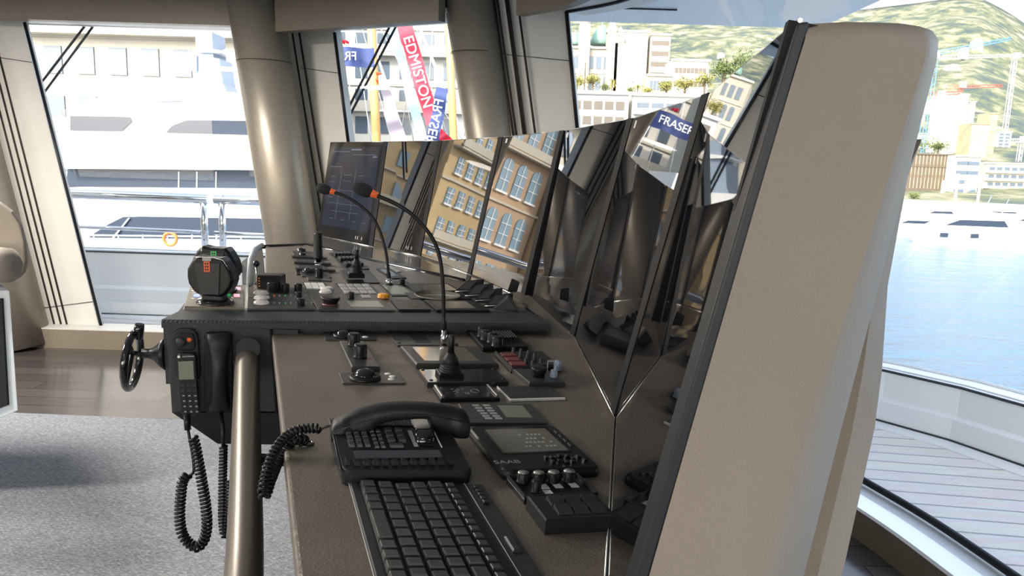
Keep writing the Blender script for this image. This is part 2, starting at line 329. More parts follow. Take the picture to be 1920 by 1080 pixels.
# pillars: leaning cylinders with a grooved flange and a flat panel
def pillar(n, pts, n_, out, cyl, grooves, seam=None, mat_c='bronze', edge=None):
    mb = MB(); mb.prism(pts, Vector(out)*.07); o = mb.build('trim_%d' % n, 'wall_panel', struct=True)
    g = MB()
    for a, b in grooves: g.tube([a, b], .0065, 6)
    if seam: 
        for s in seam: g.tube(s, .002, 5)
    if grooves or seam: g.build('panel_groove', 'groove', o)
    if edge: e_ = MB(); e_.tube([edge[0], edge[1]], .011, 6); e_.build('edge_seal', 'black', o)
    c = MB(); c.tube([cyl[0], cyl[0]*.5+cyl[1]*.5, cyl[1]], cyl[2], 40, True); co = c.build('trim_%d' % (n+1), mat_c, struct=True)
    return o
Yp = YW-.05
c0 = py(-142, 0, 5.0); c1 = py(34, 640, 5.0)
k = (c1-c0)/(c1.z-c0.z); c0 = c0+k*(2.4-c0.z); c1 = c1+k*(0-c1.z)
P = lambda x, y: py(x, y, Yp)
pl = [P(-160, 28), P(46, 42), P(190, 613), P(159, 652), P(60, 668), P(0, 640)]
G = lambda a, b, Y=Yp-.035: [py(*a, Y), py(*b, Y)]
pillar(12, [v+Vector((0, -.03, 0)) for v in pl], None, (0, 1, 0), (c0, c1, .20), [G((-20, 32), (137, 655)), G((-33, 32), (127, 658)), G((-46, 32), (115, 660))],
       [G((0, 108), (60, 117)), G((35, 583), (178, 565))], edge=G((46, 42), (190, 613), Yp-.036))
# post between the two extra left windows
mb = MB(); mb.prism([(-8.95, 5.14, 0+ZS), (-8.95-.0, 5.14, ZH), (-7.95, 5.14, ZH), (-7.45, 5.14, ZS)], (0, .07, 0)); mb.build('trim_14', 'wall_panel', struct=True)
mb = MB(); mb.prism([(-4.0, 5.14, ZH), (-3.4, 5.14, ZH), (-3.0, 5.14, ZS), (-3.6, 5.14, ZS)], (0, .07, 0)); mb.build('trim_21', 'wall_panel', struct=True)
mb = MB(); mb.box(-13, -12.4, 5.14, 5.2, ZS, ZH); mb.build('trim_15', 'wall_panel', struct=True)
# pillar 2
c0 = py(480, 15, 4.95); c1 = py(549, 460, 4.95); k = (c1-c0)/(c1.z-c0.z); c0 = c0+k*(2.4-c0.z); c1 = c1+k*(0-c1.z)
qq = lambda x, y, o=.03: onp(x, y, C1+n2*o, n2)
L1 = [qq(520, 60), qq(627, 61), W2B+n2*.03, qq(640, 640)]
pillar(16, [qq(515, 20), qq(619, 20), qq(627, 61), qq(653, 265), W2B+n2*.03+d2*.02, W2B+n2*.03-d2*.42], None, -n2, (c0, c1, .172),
       [[qq(528, 18, .05), qq(600, 470, .05)], [qq(541, 18, .05), qq(613, 470, .05)], [qq(554, 18, .05), qq(626, 470, .05)]],
       [[qq(565, 127, .035), qq(633, 137, .035)]], edge=[qq(627, 61, .035), qq(656, 290, .035)])
# pillar 3 between the middle window and the windscreen
c0 = py(880, 0, 4.45); c1 = py(920, 255, 4.45); k = (c1-c0)/(c1.z-c0.z); c0 = c0+k*(2.4-c0.z); c1 = c1+k*(0-c1.z)
A3 = HT[0]; n3 = Vector((.35, -.94, 0)).normalized(); n3 = Vector((-.28, -.96, 0)).normalized()
r3 = lambda x, y, o=.03: onp(x, y, A3+n3*o, n3)
kx = (r3(1083, 235)-r3(1061, 22)); kx = kx/kx.z
bt = r3(1061, 22)+kx*(.0-ZH)
pillar(18, [r3(900, -16), r3(1057, -16), r3(1063, 22), bt, bt-Vector((.75, -.15, 0))], None, -n3, (c0, c1, .148),
       [[r3(925, -10, .05), r3(969, 300, .05)], [r3(931, -10, .05), r3(975, 300, .05)], [r3(947, -10, .05), r3(988, 300, .05)], [r3(951, -10, .05), r3(992, 300, .05)], [r3(969, -10, .05), r3(1010, 300, .05)]],
       [[r3(937, 101, .035), r3(1068, 114, .035)]], edge=[r3(1062, 22, .04), r3(1087, 290, .04)])
for a, b, w_, n_ in ((c0, c1, .1515, 20),):
    t = (1.93-c1.z)/(c0.z-c1.z); cc = c1+(c0-c1)*t
# ring seams on the pillars
for i, (x, Yq, yy, rr, sl_) in enumerate(((496, 4.95, 117, .1735, .155), (894, 4.45, 101, .1495, .157))):
    c = py(x, yy, Yq); mb = MB(); mb.tube([c+Vector((math.cos(t)*rr, math.sin(t)*rr, 0)) for t in [2*PI*j/40 for j in range(40)]], .002, 5, closed=True); mb.build('trim_%d' % (22+i), 'groove', struct=True)
# carpet
ca, cb = onz(20, 778, 0), onz(340, 791, 0); dd = (cb-ca).normalized(); pp = Vector((dd.y, -dd.x, 0))
mb = MB(); mb.prism([ca-dd*6+Vector((0, 0, .001)), cb+dd*2.2+Vector((0, 0, .001)), cb+dd*2.2+pp*3.6+Vector((0, 0, .001)), ca-dd*6+pp*3.6+Vector((0, 0, .001))], (0, 0, .012))
tag(mb.build('carpet', 'carpet'), 'large grey woven carpet on the dark wood floor left of the console', 'carpet')
# ================================================================== CONSOLE AND SCREENS
JB = [(595, 440), (700, 462), (790, 480), (885, 515), (985, 560), (1080, 630), (1157, 780), (1133, 1300)]
JT = [(620, 267), (728, 266), (830, 264), (945, 257), (1060, 245), (1190, 222), (1335, 175), (1500, 40)]
BZ = EZ-.37*1.2
B8 = [onz(x, y, BZ) for x, y in JB]
for i, yd in ((5, -2), (4, -12.5), (3, -22), (2, -27), (1, -36), (0, -39.5)):      # the bank curves away in even steps
    ya = math.radians(yd); B8[i] = onp(*JB[i], B8[i+1], Vector((math.cos(ya), -math.sin(ya), 0)))
LEAN = .165
units = []
YOV = {4: -11.2}
for i in range(7):
    a, b = B8[i], B8[i+1]; u = (b-a); u.z = 0; u.normalize()          # towards the camera
    if i in YOV: yy_ = math.radians(YOV[i]); u = Vector((-math.sin(yy_), -math.cos(yy_), 0))
    h = Vector((-u.y, u.x, 0))                              # horizontal normal
    if h.x > 0: h = -h                                      # faces the operator (left)
    up = (Vector((0, 0, 1))-h*LEAN).normalized(); n = u.cross(up); n = n if n.dot(h) > 0 else -n
    if i in YOV: a = onp(*JB[i], b, n)
    ta, tb = onp(*JT[i], b, n), onp(*JT[i+1], b, n)
    units.append((a, b, ta, tb, n, u, up))
# thickness wedge: each display is its own thing
dl = ['tall glass monitor furthest along the bank, lit dark display under the small microphone', 'second glass monitor from the far end of the bank, mirroring a tan building',
      'third glass monitor from the far end, behind the large microphone neck', 'fourth glass monitor from the far end, above the four slanted rocker modules',
      'fifth glass monitor from the far end, mirroring the wall panel and its grooves', 'sixth glass monitor from the far end, mirroring the flags and masts',
      'nearest glass monitor, reaching down to the desk beside the beige end panel']
mons = []
for i, (a, b, ta, tb, n, u, up) in enumerate(units):
    t = thing('glass_monitor', dl[i], 'monitor', a, 'monitors of the curved bank')
    mons.append(t)
    def Q(s, v, d=0, a=a, b=b, ta=ta, tb=tb, n=n):
        lo = a+(b-a)*s; hi = ta+(tb-ta)*s; return lo+(hi-lo)*v+n*d
    mb = MB(); mb.rings([[Q(0, 0, -.045), Q(1, 0, -.045), Q(1, 0, -.002), Q(0, 0, -.002)], [Q(.03, 1, -.045), Q(.97, 1, -.045), Q(1, 1, -.002), Q(0, 1, -.002)]], False)
    mb.build('housing', 'black_matte', t)
    g = MB(); e0, e1 = (.004, .935) if i < 6 else (.003, .975)
    g.rings([[Q(e0, .003, -.0015), Q(e1, .003, -.0015), Q(e1, .003, .003), Q(e0, .003, .003)], [Q(e0, .997, -.0015), Q(e1, .997, -.0015), Q(e1, .997, .003), Q(e0, .997, .003)]], False)
    g.build('screen_glass', 'screen_glass' if i else 'screen_matte', t)
    mb = MB(); mb.rings([[Q(e1+.003, -.004, -.0015), Q(.999, -.004, -.0015), Q(.999, -.004, .006), Q(e1+.003, -.004, .006)], [Q(e1+.003, 1, -.0015), Q(.999, 1, -.0015), Q(.999, 1, .006), Q(e1+.003, 1, .006)]], False)
    mb.build('side_bezel', 'black_matte', t, label='matt black vertical bezel strip')
    mb = MB(); mb.tube([Q(0, -.004, .004), Q(1, -.004, .004)], .0022, 6); mb.build('lower_edge', 'steel_edge', t, label='thin bright lower edge'); mb = MB(); mb.tube([Q(0, 1.001, 0), Q(1, 1.001, 0)], .0015, 6); mb.build('upper_edge', 'steel', t, label='thin bright upper edge')
    if i in (3, 4, 5):
        mb = MB(); mb.prism([Q(.07, .955, .0033), Q(.1, .955, .0033), Q(.1, .985, .0033), Q(.07, .985, .0033)], n*.001); mb.build('sticker', 'white_mark', t, label='small white sticker')
    if i == 0:      # user interface lit on the far screen
        mb = MB(); mb.prism([Q(.06, .12, .0034), Q(.90, .12, .0034), Q(.90, .95, .0034), Q(.06, .95, .0034)], n*.0003); mb.build('display_background', 'ui_blue', t)
        mb = MB()
        for (s0_, s1_, v0, v1) in [(.08, .4, .90, .905), (.45, .86, .87, .874), (.08, .3, .74, .745), (.3, .3+.004, .2, .72), (.55, .554, .2, .72), (.25, .8, .5, .503), (.12, .8, .36, .363), (.2, .7, .28, .283), (.42, .60, .915, .93), (.80, .87, .845, .86), (.12, .2, .64, .644), (.12, .2, .58, .584), (.12, .2, .42, .424), (.35, .5, .66, .664), (.35, .5, .6, .603), (.62, .7, .66, .664), (.62, .75, .58, .583), (.2, .26, .2, .204), (.4, .46, .2, .204), (.6, .66, .2, .204), (.78, .84, .2, .204)]:
            mb.prism([Q(s0_, v0, .0038), Q(s1_, v0, .0038), Q(s1_, v1, .0038), Q(s0_, v1, .0038)], n*.0003)
        mb.build('display_lines', 'ui_line', t)
    if i in (0, 1):
        for s in (.70, .735, .80): mb = MB(); mb.prism([Q(s, .035, .0034), Q(s+.012, .035, .0034), Q(s+.012, .065, .0034), Q(s, .065, .0034)], n*.0003); mb.build('touch_icon', 'grey_mark', t)
# desk planes
ND = ray(467, 265).cross(ray(4900, 600)).normalized()
if ND.z < 0: ND = -ND
PA = onz(1157, 782, BZ-.009)
PN = lambda x, y: onp(x, y, PA, ND)                       # near desk plane
PC0 = PN(508, 620)+Vector((0, 0, .032))
PC = lambda x, y: onp(x, y, PC0, ND)                      # centre desk plane
PF0 = PC(580, 500)+Vector((0, 0, .0)); 
# console
con = thing('bridge_console', 'long curved dark leather console carrying the controls, with a beige end panel', 'console', (.3, 1.5, 0))
def slab(pts, th, name, m, bev=.004, parent=con, label=None):
    mb = MB(); mb.prism(pts, (0, 0, -th)); return mb.build(name, m, parent, bev=bev, label=label)
dlr = ray(467, 265); dl_ = Vector((dlr.x, dlr.y, 0)).normalized()      # lengthwise direction of the near desk
left_far, left_near = PN(508, 612), PN(560, 1110)
ext = lambda p, q, s: q+(q-p).normalized()*s
def zP(x, y, P0): return P0.z-((x-P0.x)*ND.x+(y-P0.y)*ND.y)/ND.z
und = [Vector((p.x+.03, p.y, 0)) for p in B8]
near_top = [left_far+dl_*.06, left_near, ext(left_far, left_near, .5)]
tail = [Vector((B8[7].x-.03, -.05, 0)), Vector((B8[7].x+.03, .40, 0)), und[7], und[6], und[5], und[4], Vector((und[4].x-.02, und[4].y+.1, 0))]
near_top += [Vector((p.x, p.y, zP(p.x, p.y, PA))) for p in tail]
slab(near_top, .035, 'near_desk_top', 'leather', .006)
# centre section, raised, carbon edge band
cA, cB = PC(345, 577), PC(1022, 599); cl = PC(303, 598)
LIP = [(575, 459), (640, 472), (700, 489), (780, 506), (870, 526), (935, 548), (985, 572), (1030, 604)]
ctop = [PC(342, 580), PC(988, 583)]+[PC(*p) for p in reversed(LIP[:-1])]+[PC(497, 462), PC(498, 535), PC(365, 532), PC(352, 548)]
ctop = [Vector((p.x, p.y, zP(p.x, p.y, PC0))) for p in ctop]
slab(ctop, .018, 'centre_desk_top', 'leather', .004)
# edge band (carbon) under the near edge of the centre section
def low(p, dz): return Vector((p.x, p.y, p.z-dz))
e0, e1 = PC(303, 598), PC(1030, 606)
fn = Vector((dl_.x, dl_.y, 0)); 
mb = MB(); s = -fn*.010
mb.rings([[low(PC(345, 578), .001), low(PC(303, 598), .001)+s*0, low(e0, .007)+s, low(e0, .019)+s, low(PC(345, 578), .019)], [low(PC(990, 580), .001), low(e1, .001), low(e1, .007)+s, low(e1, .019)+s, low(PC(990, 580), .019)]], False)
mb.build('carbon_edge', 'carbon', con, label='carbon weave edge band')
# side face holding the two handsets
FP = low(e0, .019)+s*.3; FN = Vector((fn.x, fn.y, 0)).normalized()
# horizontal direction across the face as the edge band runs
acr = (e1-e0); acr.z = 0; acr.normalize(); FN = Vector((-acr.y, acr.x, 0))
PFc = lambda x, y, o=0: onp(x, y, FP-FN*o, FN)           # o: offset towards the camera
face = [PFc(311, 612), PFc(560, 618), PFc(560, 775), PFc(515, 772), PFc(322, 772)]
mb = MB(); mb.prism(face, FN*.35); mb.build('side_panel', 'carbon', con, bev=.003, label='carbon weave side panel')
mb = MB(); mb.prism([PFc(322, 773, -.02), PFc(600, 775, -.02), PFc(600, 835, -.02), PFc(408, 832, -.02)], FN*.3); mb.build('lower_panel', 'black_matte', con)
mb = MB(); a, b = PFc(508, 618, .004), PFc(518, 775, .004); mb.tube([a, b], .003, 6); mb.build('panel_seam', 'black', con)
mb = MB(); mb.prism([low(e0, .018)+FN*.015, low(e1, .018)+FN*.015, low(e1, .16)+FN*.015, low(e0, .16)+FN*.015], FN*.02); mb.build('riser', 'carbon', con)
# pedestal body under the desks
mb = MB()
ped = [Vector((.0, -.1, 0)), Vector((.20, 1.0, 0)), Vector((.16, 1.9, 0)), Vector((-.1, 2.7, 0)), Vector((-.6, 3.4, 0))]
rs = [[p+Vector((0, 0, 0)), p+Vector((.3, .1, 0)), p+Vector((.25, .1, .85)), p+Vector((0, 0, .85))] for p in ped]
mb.rings(rs, False); mb.build('pedestal', 'black_matte', con)
# ledge behind the centre section under the far screens
mb = MB(); lt = []
for (x, y) in LIP:       # upper edge follows the monitor bottoms, lower edge tucks in behind the desk lip
    j = max(i for i in range(7) if JB[i][0] <= max(x, 595)); tt = (max(x, 595)-JB[j][0])/(JB[j+1][0]-JB[j][0]); tp_ = B8[j]+(B8[j+1]-B8[j])*tt
    lt.append((tp_+Vector((.004, 0, -.004)), PC(x, y)+Vector((.01, .004, -.012))))
mb.add([p for q_ in lt for p in q_], [(2*i, 2*i+1, 2*i+3, 2*i+2) for i in range(len(lt)-1)]); mb.build('ledge_strip', 'ledge', con, label='glossy metallic strip below the far monitors')
# ---- far wing section
FZ = PC(500, 500).z+.01
PW = lambda x, y: onz(x, y, FZ)
# far wing edge lip
mb = MB(); mb.tube([PC(455, 492)+Vector((0, 0, -.03)), PC(490, 463), PC(575, 460), PC(640, 473), PC(700, 490), PC(780, 507), PC(870, 527)], .009, 8); mb.build('rear_lip', 'black_gloss', con)
mb = MB(); mb.prism([PC(492, 462), PC(453, 491), PC(478, 530), PC(499, 535)], (0, 0, -.12)); mb.build('wing_cheek', 'black', con)
# ---- beige end cap and back cowl
a7, b7, ta7, tb7, nn7, u7, up7 = units[6]
PE = tb7+u7*.004
E = lambda x, y, o=0: onp(x, y, PE+u7*o, u7)
# black frame bar between screen and leather
barp = [E(1497, 44), E(1521, 39), E(1190, 1110), E(1128, 1310), E(1080, 1310), E(1165, 1075)]
mb = MB(); mb.prism([E(1496, 42), E(1520, 39), E(1217, 1080), E(1140, 1345), E(1112, 1345), E(1190, 1080)], -u7*.04); mb.build('frame_bar', 'dark_grey', con, bev=.002, label='dark frame bar at the end of the screens')
def loft(lines, name, m, lab=None, bev=0):
    mb = MB(); mb.rings(lines, True, True, True); return mb.build(name, m, con, label=lab)
# outline px rows (y, left x, crease x, outer x)
rows = [(38, 1521, 1660, 1682), (40, 1519, 1694, 1712), (46, 1517, 1714, 1734), (56, 1514, 1728, 1750), (75, 1509, 1737, 1760), (110, 1498, 1735, 1757), (250, 1456, 1692, 1722), (400, 1412, 1645, 1684), (540, 1372, 1602, 1647), (810, 1294, 1512, 1576), (1080, 1217, 1430, 1507), (1400, 1128, 1330, 1425), (1900, 990, 1180, 1290)]
th = .32; mb = MB()
L_, C_, O_ = [], [], []
rr = []
for (y, lx, cx_, ox) in rows:
    f = 0 if y > 60 else (60-y)/20*.010
    l = E(lx, y); c = E(cx_, y); o = E(ox, y, -.075)
    m1 = c+(o-c)*.12+u7*.004
    rt = Vector((-u7.y, u7.x, 0)); rt = rt if rt.x > 0 else -rt; bk = o-u7*th; bl = l-u7*th+rt*.05
    rr.append([l-u7*.03+rt*.012, l-u7*f, l*.5+c*.5-u7*(f*.6)+u7*.002, c-u7*f, m1-u7*f, o-u7*f, bk, bl])
mb.rings(rr, True, True, True)
cap = mb.build('end_panel', 'leather_beige', con, label='beige leather end panel')
for p in cap.data.polygons: p.use_smooth = True
md = cap.modifiers.new('e', 'EDGE_SPLIT'); md.split_angle = math.radians(38)
# rear cowl behind (visible below right of the end panel)
P2 = PE-u7*.30
E2 = lambda x, y: onp(x, y, P2, u7)
mb = MB(); rr = []
for (y, lx, ox) in [(262, 1712, 1720), (330, 1650, 1710), (400, 1610, 1697), (540, 1570, 1671), (700, 1530, 1660), (810, 1500, 1646), (1080, 1430, 1586), (1400, 1350, 1490), (1800, 1240, 1370)]:
    l, o = E2(lx, y), E2(ox, y)
    rr.append([l, l*.4+o*.6+u7*.015, o-u7*.01, o-u7*.6+Vector((-.02, 0, 0)), l-u7*.6])
mb.rings(rr, True, True, True); cw = mb.build('rear_cowl', 'leather_beige', con, label='beige rear cowl'); md = cw.modifiers.new('e', 'EDGE_SPLIT'); md.split_angle = .8
mb = MB()
rsr = []
for i in range(0, 7):
    hn = units[min(i, 6)][4]; hn = Vector((hn.x, hn.y, 0)).normalized(); p = B8[i]-hn*.13; q_ = units[i][2]-hn*.08
    rsr.append([Vector((p.x, p.y, .45)), Vector((p.x-hn.x*.10, p.y-hn.y*.10, .45)), Vector((q_.x-hn.x*.05, q_.y-hn.y*.05, q_.z-.02)), Vector((q_.x, q_.y, q_.z-.02))])
mb.rings(rsr, False)
mb.build('rear_cover', 'leather_beige', con)
# ---- grab rail along the near desk
RT = [onp(464, 660, PFc(464, 660, 0), FN), ]
r0 = PFc(465, 668, .01); r1 = ray(457, 1080); 
def at(x, y, d): v = ray(x, y); return EYE+v.normalized()*d
pts = spline([r0+FN*.05, r0-FN*.03, at(462, 760, 1.632), at(461, 900, 1.380), at(457, 1080, 1.164), at(440, 1300, 1.032), at(410, 1600, 0.936)], 6)
rail = thing('grab_rail', 'thick bronze grab rail running along the near desk edge', 'rail', pts[1])
mb = MB(); mb.tube(pts, .0265, 24); mb.build('tube', 'rail_bronze', rail)
mb = MB(); mb.tube([PFc(465, 655, .0), PFc(465, 655, .05)], .027, 20); mb.build('end_collar', 'black', rail, label='black end collar')
mb = MB(); a = at(486, 861, 1.464); b = at(545, 861, 1.464); mb.box(a.x-.03, b.x, a.y-.01, a.y+.01, a.z-.008, a.z+.008, .002); mb.build('bracket', 'black', rail)

# thin stay rods outside the left windows
for n_, (p_, q_, Yw) in enumerate((((158, 50), (76, 157), 0), ((174, 50), (81, 176), 0), ((727, 57), (648, 213), 1), ((738, 58), (652, 224), 1))):
    if Yw == 0: a, b = ony(*p_, YW+.12), ony(*q_, YW+.12)
    else: a, b = onp(*p_, C1-n2*.12, n2), onp(*q_, C1-n2*.12, n2)
    mb = MB(); mb.tube([a+(a-b).normalized()*.1, b+(b-a).normalized()*.1], .009, 6); o = mb.build('stay_rod', 'dark_grey')
    tag(o, ['upper', 'lower', 'upper', 'lower'][n_]+' thin diagonal rod outside the '+('left window' if Yw == 0 else 'middle window'), 'rod')
# ================================================================== OUTSIDE: own deck
zD = -.05
ib = [onz(x, y, zD) for x, y in ((1500, 757), (1645, 790), (1780, 828), (1920, 877))]
fx = (ib[3]-ib[2]).normalized()
inner = [Vector((-13, 6.35, zD)), Vector((-4, 6.35, zD)), Vector((-1.2, 6.3, zD)), Vector((.6, 5.6, zD))]+ib+[ib[3]+fx*1.2, Vector((ib[3].x+.9, -3, zD))]
mb = MB(); mb.add([tuple(p) for p in inner]+[(2.0, -4, zD), (-13, -4, zD)], [tuple(range(len(inner)+2))]); dk = mb.build('floor_deck', 'teak', struct=True)
def outer(C, d):
    o = []
    for i, p in enumerate(C):
        t = C[min(i+1, len(C)-1)]-C[max(i-1, 0)]; o.append(Vector((p.x, p.y, 0))+Vector((-t.y, t.x, 0)).normalized()*d)
    return o
mb = MB(); i0, i1 = outer(inner, -.13), outer(inner, .0); 
mb.rings([[Vector((a.x, a.y, zD)), Vector((b.x, b.y, zD)), Vector((b.x, b.y, zD+.006)), Vector((a.x, a.y, zD+.006))] for a, b in zip(i0, i1)], False)
mb.build('trim_30', 'bulwark', struct=True)
def zat(px, y1, P):      # height of pixel row y1 above point P
    v = ray(px, y1); return EZ+v.z*(P.y/v.y)
h1 = zat(1645, 765, ib[1]); h2 = zat(1652, 697, ib[1]); 
H2L = zat(250, 474, Vector((-4, 6.35, 0)))
hh = [H2L, H2L, H2L, (H2L+h2)/2]+[h2]*6
mb = MB(); o0, o1, o2, o3 = outer(inner, .0), outer(inner, .05), outer(inner, .30), outer(inner, .42)
R_ = []
for i in range(len(inner)):
    h = hh[i]; z = lambda p, q: Vector((p.x, p.y, q))
    R_.append([z(o0[i], zD), z(o0[i], zD+(h-zD)*.42), z(o1[i], zD+(h-zD)*.46), z(o1[i], h-.01), z(outer(inner, .065)[i], h), z(o2[i], h+.0), z(o3[i], h-.05), z(o3[i], zD-1.4), z(o2[i], zD-1.4)])
mb.rings(R_, False); bw = mb.build('bulwark', 'bulwark'); tag(bw, 'white bulwark around the outside deck beyond the windows', 'bulwark')
mb = MB(); 
for d, dz in ((.10, .004), (.24, .004), (.27, .003)): 
    mb.tube([Vector((p.x, p.y, hh[i]+dz)) for i, p in enumerate(outer(inner, d))], .004, 5)
mb.build('cap_seam', 'gull', bw)
mb = MB(); mb.tube([Vector((p.x, p.y, zD+.01)) for p in outer(inner, -.004)], .006, 5); mb.tube([Vector((p.x, p.y, hh[i]-.004)) for i, p in enumerate(outer(inner, .05))], .008, 5); mb.build('dark_seam', 'dark_grey', bw)
# foredeck beyond the bulwark (own ship) -- pale sloping bow deck
mb = MB(); o4, o5 = outer(inner, .5), outer(inner, 1.9)
mb.rings([[Vector((a.x, a.y, -.28)), Vector((b.x, b.y, -.62)), Vector((b.x, b.y, -1.2)), Vector((a.x, a.y, -1.0))] for a, b in zip(o4[3:], o5[3:])], True); mb.build('floor_foredeck', 'bulwark', struct=True)
# hull of own ship below
mb = MB(); mb.box(-13, 1.2, -3.5, 4.2, -10, -.3); mb.build('wall_hull', 'bulwark', struct=True)
# stainless rails
Yr = 6.5
def railing(x0, x1, end, lab, posts):
    t = thing('deck_railing', lab, 'railing', (ony(x1 if end > 0 else x0, 474, Yr)), 'stainless railings on the port bulwark')
    for (yl, yr, r, nm) in ((363, 373, .042, 'top_rail'), (424, 436, .017, 'middle_rail'), (444, 449, .006, 'lower_wire')):
        if nm == 'lower_wire': continue
        fy = lambda x: yl+(yr-yl)*(x-130)/260
        a, b = ony(x0, fy(x0), Yr), ony(x1, fy(x1), Yr); mb = MB(); mb.tube([a, a*.5+b*.5, b], r, 14); mb.build(nm, 'chrome', t)
    for px in posts:
        a = ony(px, 366, Yr); mb = MB(); mb.tube([Vector((a.x, Yr, a.z)), Vector((a.x, Yr, H2L-.02))], .03, 12); mb.build('post', 'chrome', t)
railing(-420, 390, 1, 'stainless steel deck railing outside the left window, left of the gap', (381, 40, -300))
railing(402, 900, -1, 'stainless steel deck railing outside the left window, right of the gap', (415, 760))
# ================================================================== neighbouring yacht
YY = 34.
yt = thing('motor_yacht', 'large white motor yacht moored alongside, seen through the left window', 'yacht', (ony(300, 600, YY)))
yv = lambda x, y, Y=YY: ony(x, y, Y)
def ypr(poly, d, name, m, Y=YY, par=yt, lab=None, bev=0):
    mb = MB(); mb.prism([yv(x, y, Y) for x, y in poly], (0, d, 0)); return mb.build(name, m, par, bev=bev, label=lab)
ypr([(60, 374), (600, 384), (600, 900), (130, 900)], 9, 'hull', 'yacht_white', YY-.6)
ypr([(88, 266), (98, 250), (600, 262), (600, 320), (112, 316)], 7.5, 'upper_deck', 'yacht_white', YY+.4)
ypr([(118, 352), (600, 356), (600, 392), (118, 386)], 9, 'deck_edge', 'yacht_white', YY-.2)
ypr([(128, 312), (600, 322), (600, 358), (122, 354)], 6.5, 'saloon_glass', 'yacht_glass', YY+1.1, lab='dark band of saloon glass')
ypr([(98, 262), (128, 214), (166, 185), (250, 180), (330, 165), (480, 176), (600, 190), (600, 262)], 5.5, 'bridge_deck', 'yacht_white', YY+1.2)
w = [(131, 217), (240, 219), (244, 228), (225, 246), (131, 245)]
ypr(w, .3, 'window', 'yacht_glass', YY+.95)
ypr([(310, 249), (322, 236), (350, 225), (600, 228), (600, 256)], .3, 'window', 'yacht_glass', YY+.95)
ypr([(165, 445), (200, 422), (230, 407), (262, 406), (600, 412), (600, 450)], .3, 'window', 'yacht_glass', YY-.75)
ypr([(205, 452), (240, 409), (243, 409), (209, 452)], .05, 'window_post', 'yacht_white', YY-.85)
for x in (334, 368, 404): ypr([(x, 322), (x+1.6, 322), (x+1.6, 356), (x, 356)], .05, 'window_post', 'yacht_white', YY+1.05)
ypr([(288, 190), (312, 174), (340, 190)], 2.5, 'canopy', 'yacht_grey', YY+1.0)
ypr([(366, 60), (397, 60), (400, 108), (411, 110), (418, 158), (432, 185), (398, 196), (384, 160), (370, 150)], 1.6, 'mast', 'yacht_grey', YY+2.0, lab='blue-grey radar mast')
ypr([(346, 108), (354, 93), (369, 104), (369, 134), (348, 130)], 1.2, 'dome', 'yacht_grey', YY+1.9)
ypr([(373, 88), (416, 95), (416, 99), (373, 98)], 2, 'radar_bar', 'yacht_white', YY+1.8)
mb = MB(); 
for x in range(176, 520, 46): mb.tube([yv(x, 440, YY-1.5), yv(x, 452, YY-1.5)], .03, 5)
mb.tube([yv(165, 441, YY-1.5), yv(600, 446, YY-1.5)], .035, 6); mb.build('side_rail', 'white', yt)
lb = MB(); c = yv(319, 448, YY-1.6); lb.tube([c+Vector((math.cos(t)*.28, 0, math.sin(t)*.28)) for t in [2*PI*j/20 for j in range(20)]], .07, 8, closed=True)
tag(lb.build('lifebuoy', 'orange'), 'round lifebuoy hung on the side rail of the white yacht', 'lifebuoy')
# ================================================================== sea, quay, hill
SEA = -9.0
mb = MB(); mb.box(-1500, 1500, -400, 1500, SEA-1, SEA); mb.build('floor_sea', 'sea', struct=True)
def zpx(x, y, Y): return ony(x, y, Y)
mb = MB(); mb.box(-260, 260, 150, 340, SEA-.9, SEA+1.4); mb.build('floor_quay', 'quay', struct=True)
mb = MB(); mb.box(-260, -12, 46, 150.1, SEA-.9, SEA+1.6); mb.build('floor_quay', 'quay', struct=True)
# hill : polar height field
ridge = [(-4000, 130), (-1500, 90), (-300, 60), (300, 60), (700, 50), (1000, 34), (1200, 30), (1480, 28), (1560, 22), (1670, 9), (1720, 2), (1780, 2), (1830, 27), (1895, 70), (1990, 130), (2300, 230), (3200, 300)]
def ridge_y(x):
    for (a, b), (c, d) in zip(ridge, ridge[1:]):
        if a <= x <= c: return b+(d-b)*(x-a)/(c-a)
    return 300
mb = MB(); rs = []
na = 150
from mathutils import noise
for i in range(na+1):
    az = math.radians(-75+i*130/na); px = 960+FPX*math.tan(az) if abs(az) < 1.3 else -4000
    px = max(-3999, min(3199, px)); row = []
    v = ray(px, ridge_y(px)); el = v.z/math.hypot(v.x, v.y); el = max(el, .04)
    for j in range(26):
        t = j/25; rad = 330+1500*t; prof = t**1.45
        z = SEA+1+prof*(el*1830+EZ-SEA)
        nz = noise.noise(Vector((math.sin(az)*rad*.006, math.cos(az)*rad*.006, 0)))*60*t*(1-t)*2+noise.noise(Vector((math.sin(az)*rad*.02, math.cos(az)*rad*.02, 3)))*14*t*(1-t)*3
        row.append(Vector((math.sin(az)*rad, math.cos(az)*rad, z+nz)))
    row.append(Vector((math.sin(az)*1900, math.cos(az)*1900, SEA)))
    rs.append(row)
k = len(rs[0]); mb.add([p for r in rs for p in r], [(i*k+j, (i+1)*k+j, (i+1)*k+j+1, i*k+j+1) for i in range(na) for j in range(k-1)], True)
mb.build('floor_hill', 'hill', struct=True)
def hillz(x, y): 
    az = math.atan2(x, y); rad = math.hypot(x, y); px = max(-3999, min(3199, 960+FPX*math.tan(az))); v = ray(px, ridge_y(px)); el = max(.04, v.z/math.hypot(v.x, v.y)); t = (rad-330)/1500
    return SEA+1+max(0, t)**1.45*(el*1830+EZ-SEA)
